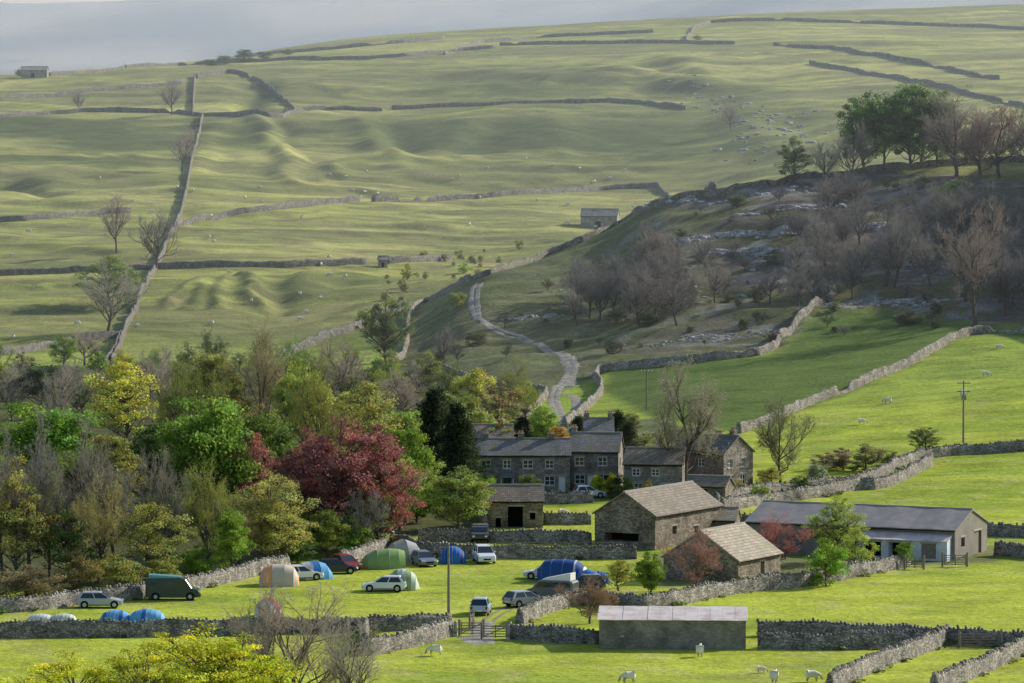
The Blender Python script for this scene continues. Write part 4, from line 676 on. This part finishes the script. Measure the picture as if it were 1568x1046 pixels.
M_pole=plain("tent_pole",(.25,.25,.25)); cB=fab("blue_fabric",(.02,.15,.46)); cN=fab("navy_fabric",(.02,.07,.24)); cW=fab("white_fabric",(.62,.62,.58)); cG=fab("green_fabric",(.24,.36,.12)); cO=fab("orange_fabric",(.80,.36,.16)); cT=fab("tan_fabric",(.56,.46,.36)); cT2=fab("stone_fabric",(.40,.38,.29)); cLB=fab("light_blue_fabric",(.12,.38,.68)); cR=fab("red_fabric",(.55,.06,.12)); cPG=fab("pale_green_fabric",(.50,.56,.44)); cGY=fab("grey_fabric",(.36,.36,.36))
def dome(L,W,h,n=8):
    out=[]
    for i in range(n+1):
        t=-1+2*i/n; k=math.sqrt(max(0,1-t*t)); out.append((t*L/2,max(.06,W/2*(k**.6)),max(.04,h*k**.95)))
    return out
tent(427,896,0,[(-1.9,1.0,.9),(-1.5,1.5,1.75),(-.6,1.6,2.05),(.6,1.6,2.05),(1.5,1.45,1.75),(1.95,1.0,.9)],[cT,cO,cT,cT,cT],"frame_tent",cO)
tent(478,886,25,[(-1.9,.9,.6),(-1.2,1.2,1.5),(-.3,1.3,1.75),(.5,1.3,1.75),(1.3,1.2,1.5),(1.9,.9,.7)],[cLB,cW,cB,cLB,cLB],"tunnel_tent")
tent(588,869,8,[(-2.5,.8,.5),(-1.8,1.5,1.35),(-.8,1.7,1.8),(.4,1.75,1.95),(1.4,1.6,1.9),(2.1,1.3,1.7)],[cG],"tunnel_tent",cPG)
tent(618,861,20,[(-1.6,1.3,1.5),(-1.2,1.6,2.0),(0,1.8,2.45),(1.2,1.6,2.0),(1.7,1.2,1.2)],[cT2,cT2,cGY,cT2],"frame_tent")
tent(693,862,0,dome(3.0,2.8,1.75),[cB,cB,cN,cB],"dome_tent",cN)
tent(616,902,0,dome(3.5,3.0,2.0),[cPG,cPG,cG,cPG,cPG,cG],"dome_tent")
tent(862,890,-12,[(-2.4,1.3,1.3),(-1.9,1.5,2.0),(-1.0,1.6,2.15),(.2,1.65,2.2),(1.3,1.6,2.1),(1.5,1.55,2.05),(2.2,1.3,1.5),(2.8,.8,.5)],[cN,cN,cN,cN,cW,cN,cW],"tunnel_tent",cN)
tent(905,895,-30,[(-1.2,.9,1.2),(-.4,1.1,1.5),(.5,1.0,1.2),(1.3,.7,.4)],[cB,cB,cB],"dome_tent")
tent(918,893,0,dome(2.2,2.0,1.2),[cB,cN],"dome_tent")
tent(410,944,75,[(-1.1,.9,.9),(-.6,1.1,1.5),(.3,1.15,1.65),(1.0,1.0,1.4)],[cW,cR,cW],"pop_up_tent",cR)
tent(177,949,0,dome(3.0,2.4,.9),[cLB,cB,cLB,cLB],"dome_tent"); tent(225,950,0,dome(3.6,2.6,1.05),[cLB,cLB,cLB,cB,cLB],"dome_tent")
tent(62,950,0,dome(2.6,2.0,.6),[cW],"low_tent"); tent(97,950,0,dome(2.6,2.0,.62),[cW,cPG],"low_tent")
# ---------------------------------------------------------------- poles, gates, posts
def pole(px,base,top,arm=False,name="telegraph_pole"):
    g=G(px,base); h=(base-top)*S(g); p=Parts(); p.cyl('shaft',M_wood,(0,0,-.5),.15,h+.5,k=10,r2=.10)
    if arm:
        for zz_ in(h-.35,h-1.5)[:2 if arm==2 else 1]:
            p.box('cross_arm',M_wood,-.9,.9,-.2,-.1,zz_,zz_+.12)
            for x_ in(-.8,-.3,.3,.8): p.cyl('insulators',M_white,(x_,-.15,zz_+.12),.06,.2,k=8)
        if arm==2: p.box('transformer',M_pole,-.3,.3,-.75,-.2,h-2.6,h-1.9)
    p.done(name,g)
pole(687,945,833); pole(1475,677,583,2,"electricity_pole"); pole(990,628,566,1,"electricity_pole"); pole(288,556,533,1,"electricity_pole"); pole(625,520,498)
def gate(px,py,w_,yaw=0,name="field_gate"):
    p=Parts(); 
    for i in range(5): z_=.22+i*.23; p.box('bar_%d'%(i+1),M_wood,-w_/2+.08,w_/2-.08,-.03,.03,z_,z_+.08)
    for x_ in(-w_/2+.05,0,w_/2-.15): p.box('stile',M_wood,x_,x_+.1,-.062,-.033,.15,1.3)
    A=np.array([[-w_/2+.1,-.08,.25]]);B=np.array([[w_/2-.1,-.08,1.15]]); v,f=tubes(A,B,np.array([.04]),np.array([.04]),4); p.add('brace',M_wood,[tuple(t) for t in v],[tuple(t) for t in f])
    for x_ in(-w_/2-.08,w_/2+.08): p.cyl('post',M_wood,(x_,0,-.4),.11,1.9,k=8)
    p.done(name,G(px,py),math.radians(yaw))
gate(722,974,2.0,5); gate(758,979,2.2,-5); gate(1500,992,3.4,0); gate(1462,868,2.4,0); gate(1400,872,1.8,-5); gate(722,962,1.6,80)
def stump(px,py,h,name="stone_gatepost"):
    p=Parts(); p.extr('post',M_rock,[(-.17,-.4),(.17,-.4),(.15,h*.9),(.05,h),(-.12,h*.95)],-.12,.12,'y'); p.done(name,G(px,py))
for a in [(1240,992,1.1),(1443,982,1.4),(1470,990,1.3),(1533,992,1.3),(697,975,1.4),(778,980,1.4)]: stump(*a)
p=Parts(); 
for i in range(9): p.box('rail_posts',M_wood,i*1.6,i*1.6+.1,-.05,.05,-.3,1.15)
for z_ in(.35,.7,1.02): p.box('rail_%d'%int(z_*100),M_wood,0,12.9,-.075,-.052,z_,z_+.09)
p.done("post_and_rail_fence",G(760,846),0)
# ---------------------------------------------------------------- sheep
def sheepmesh(graze=True):
    V=[(-.42,0,.60),(-.1,0,.61),(.25,0,.60),(.45,0,.62)]; R=[.23,.29,.27,.17]; E=[(0,1),(1,2),(2,3)]
    def add(p_,r,par): V.append(p_); R.append(r); E.append((par,len(V)-1)); return len(V)-1
    if graze: a=add((.60,0,.50),.10,3); a=add((.70,0,.30),.085,a); add((.80,0,.14),.05,a)
    else: a=add((.58,0,.78),.10,3); a=add((.68,0,.88),.095,a); add((.85,0,.82),.05,a)
    for s_ in(-1,1):
        a=add((.30,s_*.12,.42),.085,2); a=add((.31,s_*.12,.22),.042,a); add((.29,s_*.12,.02),.035,a)
        a=add((-.36,s_*.12,.44),.11,0); a=add((-.30,s_*.12,.33),.065,a); a=add((-.43,s_*.12,.20),.042,a); add((-.39,s_*.12,.02),.035,a)
    add((-.60,0,.45),.05,0)
    me=bpy.data.meshes.new("sheep_skel"); me.from_pydata(V,E,[]); o=bpy.data.objects.new("tmp",me); SC.collection.objects.link(o); o.modifiers.new("s",'SKIN')
    for i,r in enumerate(R): me.skin_vertices[0].data[i].radius=(r,r); me.skin_vertices[0].data[i].use_root=(i==1)
    sb=o.modifiers.new("b",'SUBSURF'); sb.levels=2; sb.render_levels=2; bpy.context.view_layer.update(); dg=bpy.context.evaluated_depsgraph_get(); nm=bpy.data.meshes.new_from_object(o.evaluated_get(dg)); bpy.data.objects.remove(o)
    nm.name="sheep"; nm.materials.clear(); nm.materials.append(M_wool); nm.materials.append(M_face)
    for f in nm.polygons:
        c=f.center; f.material_index=1 if (c.z<.30 or c.x>.64) else 0; f.use_smooth=True
    return nm
M_wool=plain("wool",(.78,.72,.60),.95,.05,.2); M_face=plain("sheep_face",(.38,.34,.29),.9,.1)
SM=[sheepmesh(True),sheepmesh(False)]
for px,py,yw,k,sc in [(666,1004,180,0,1.1),(1072,1006,85,1,1.2),(962,1046,200,0,1.1),(1186,1046,80,1,1.2),(1244,1044,10,0,1.1),(1166,1031,0,0,.7),(863,792,0,0,1.1),(1510,577,0,0,1.1),(1359,618,190,0,1.1),(1320,650,0,0,1.0),(895,742,0,0,1),(1475,606,30,0,1),(1530,535,0,0,1)]:
    o=bpy.data.objects.new("sheep",SM[k]); SC.collection.objects.link(o); o.location=G(px,py); o.rotation_euler=(0,0,math.radians(yw)); o.scale=(sc,)*3
e=bpy.data.objects.new("distant_sheep_flock",None); SC.collection.objects.link(e)
for i in range(60):
    px=random.uniform(0,1000); py=random.uniform(250,520) if px<550 else random.uniform(240,350); g=G(px,py)
    if g.y<800: continue
    o=bpy.data.objects.new("sheep_body",SM[0]); SC.collection.objects.link(o); o.location=g; o.rotation_euler=(0,0,random.uniform(0,6.28)); o.scale=(1.1,)*3; o.parent=e
print("done",len(bpy.data.objects))
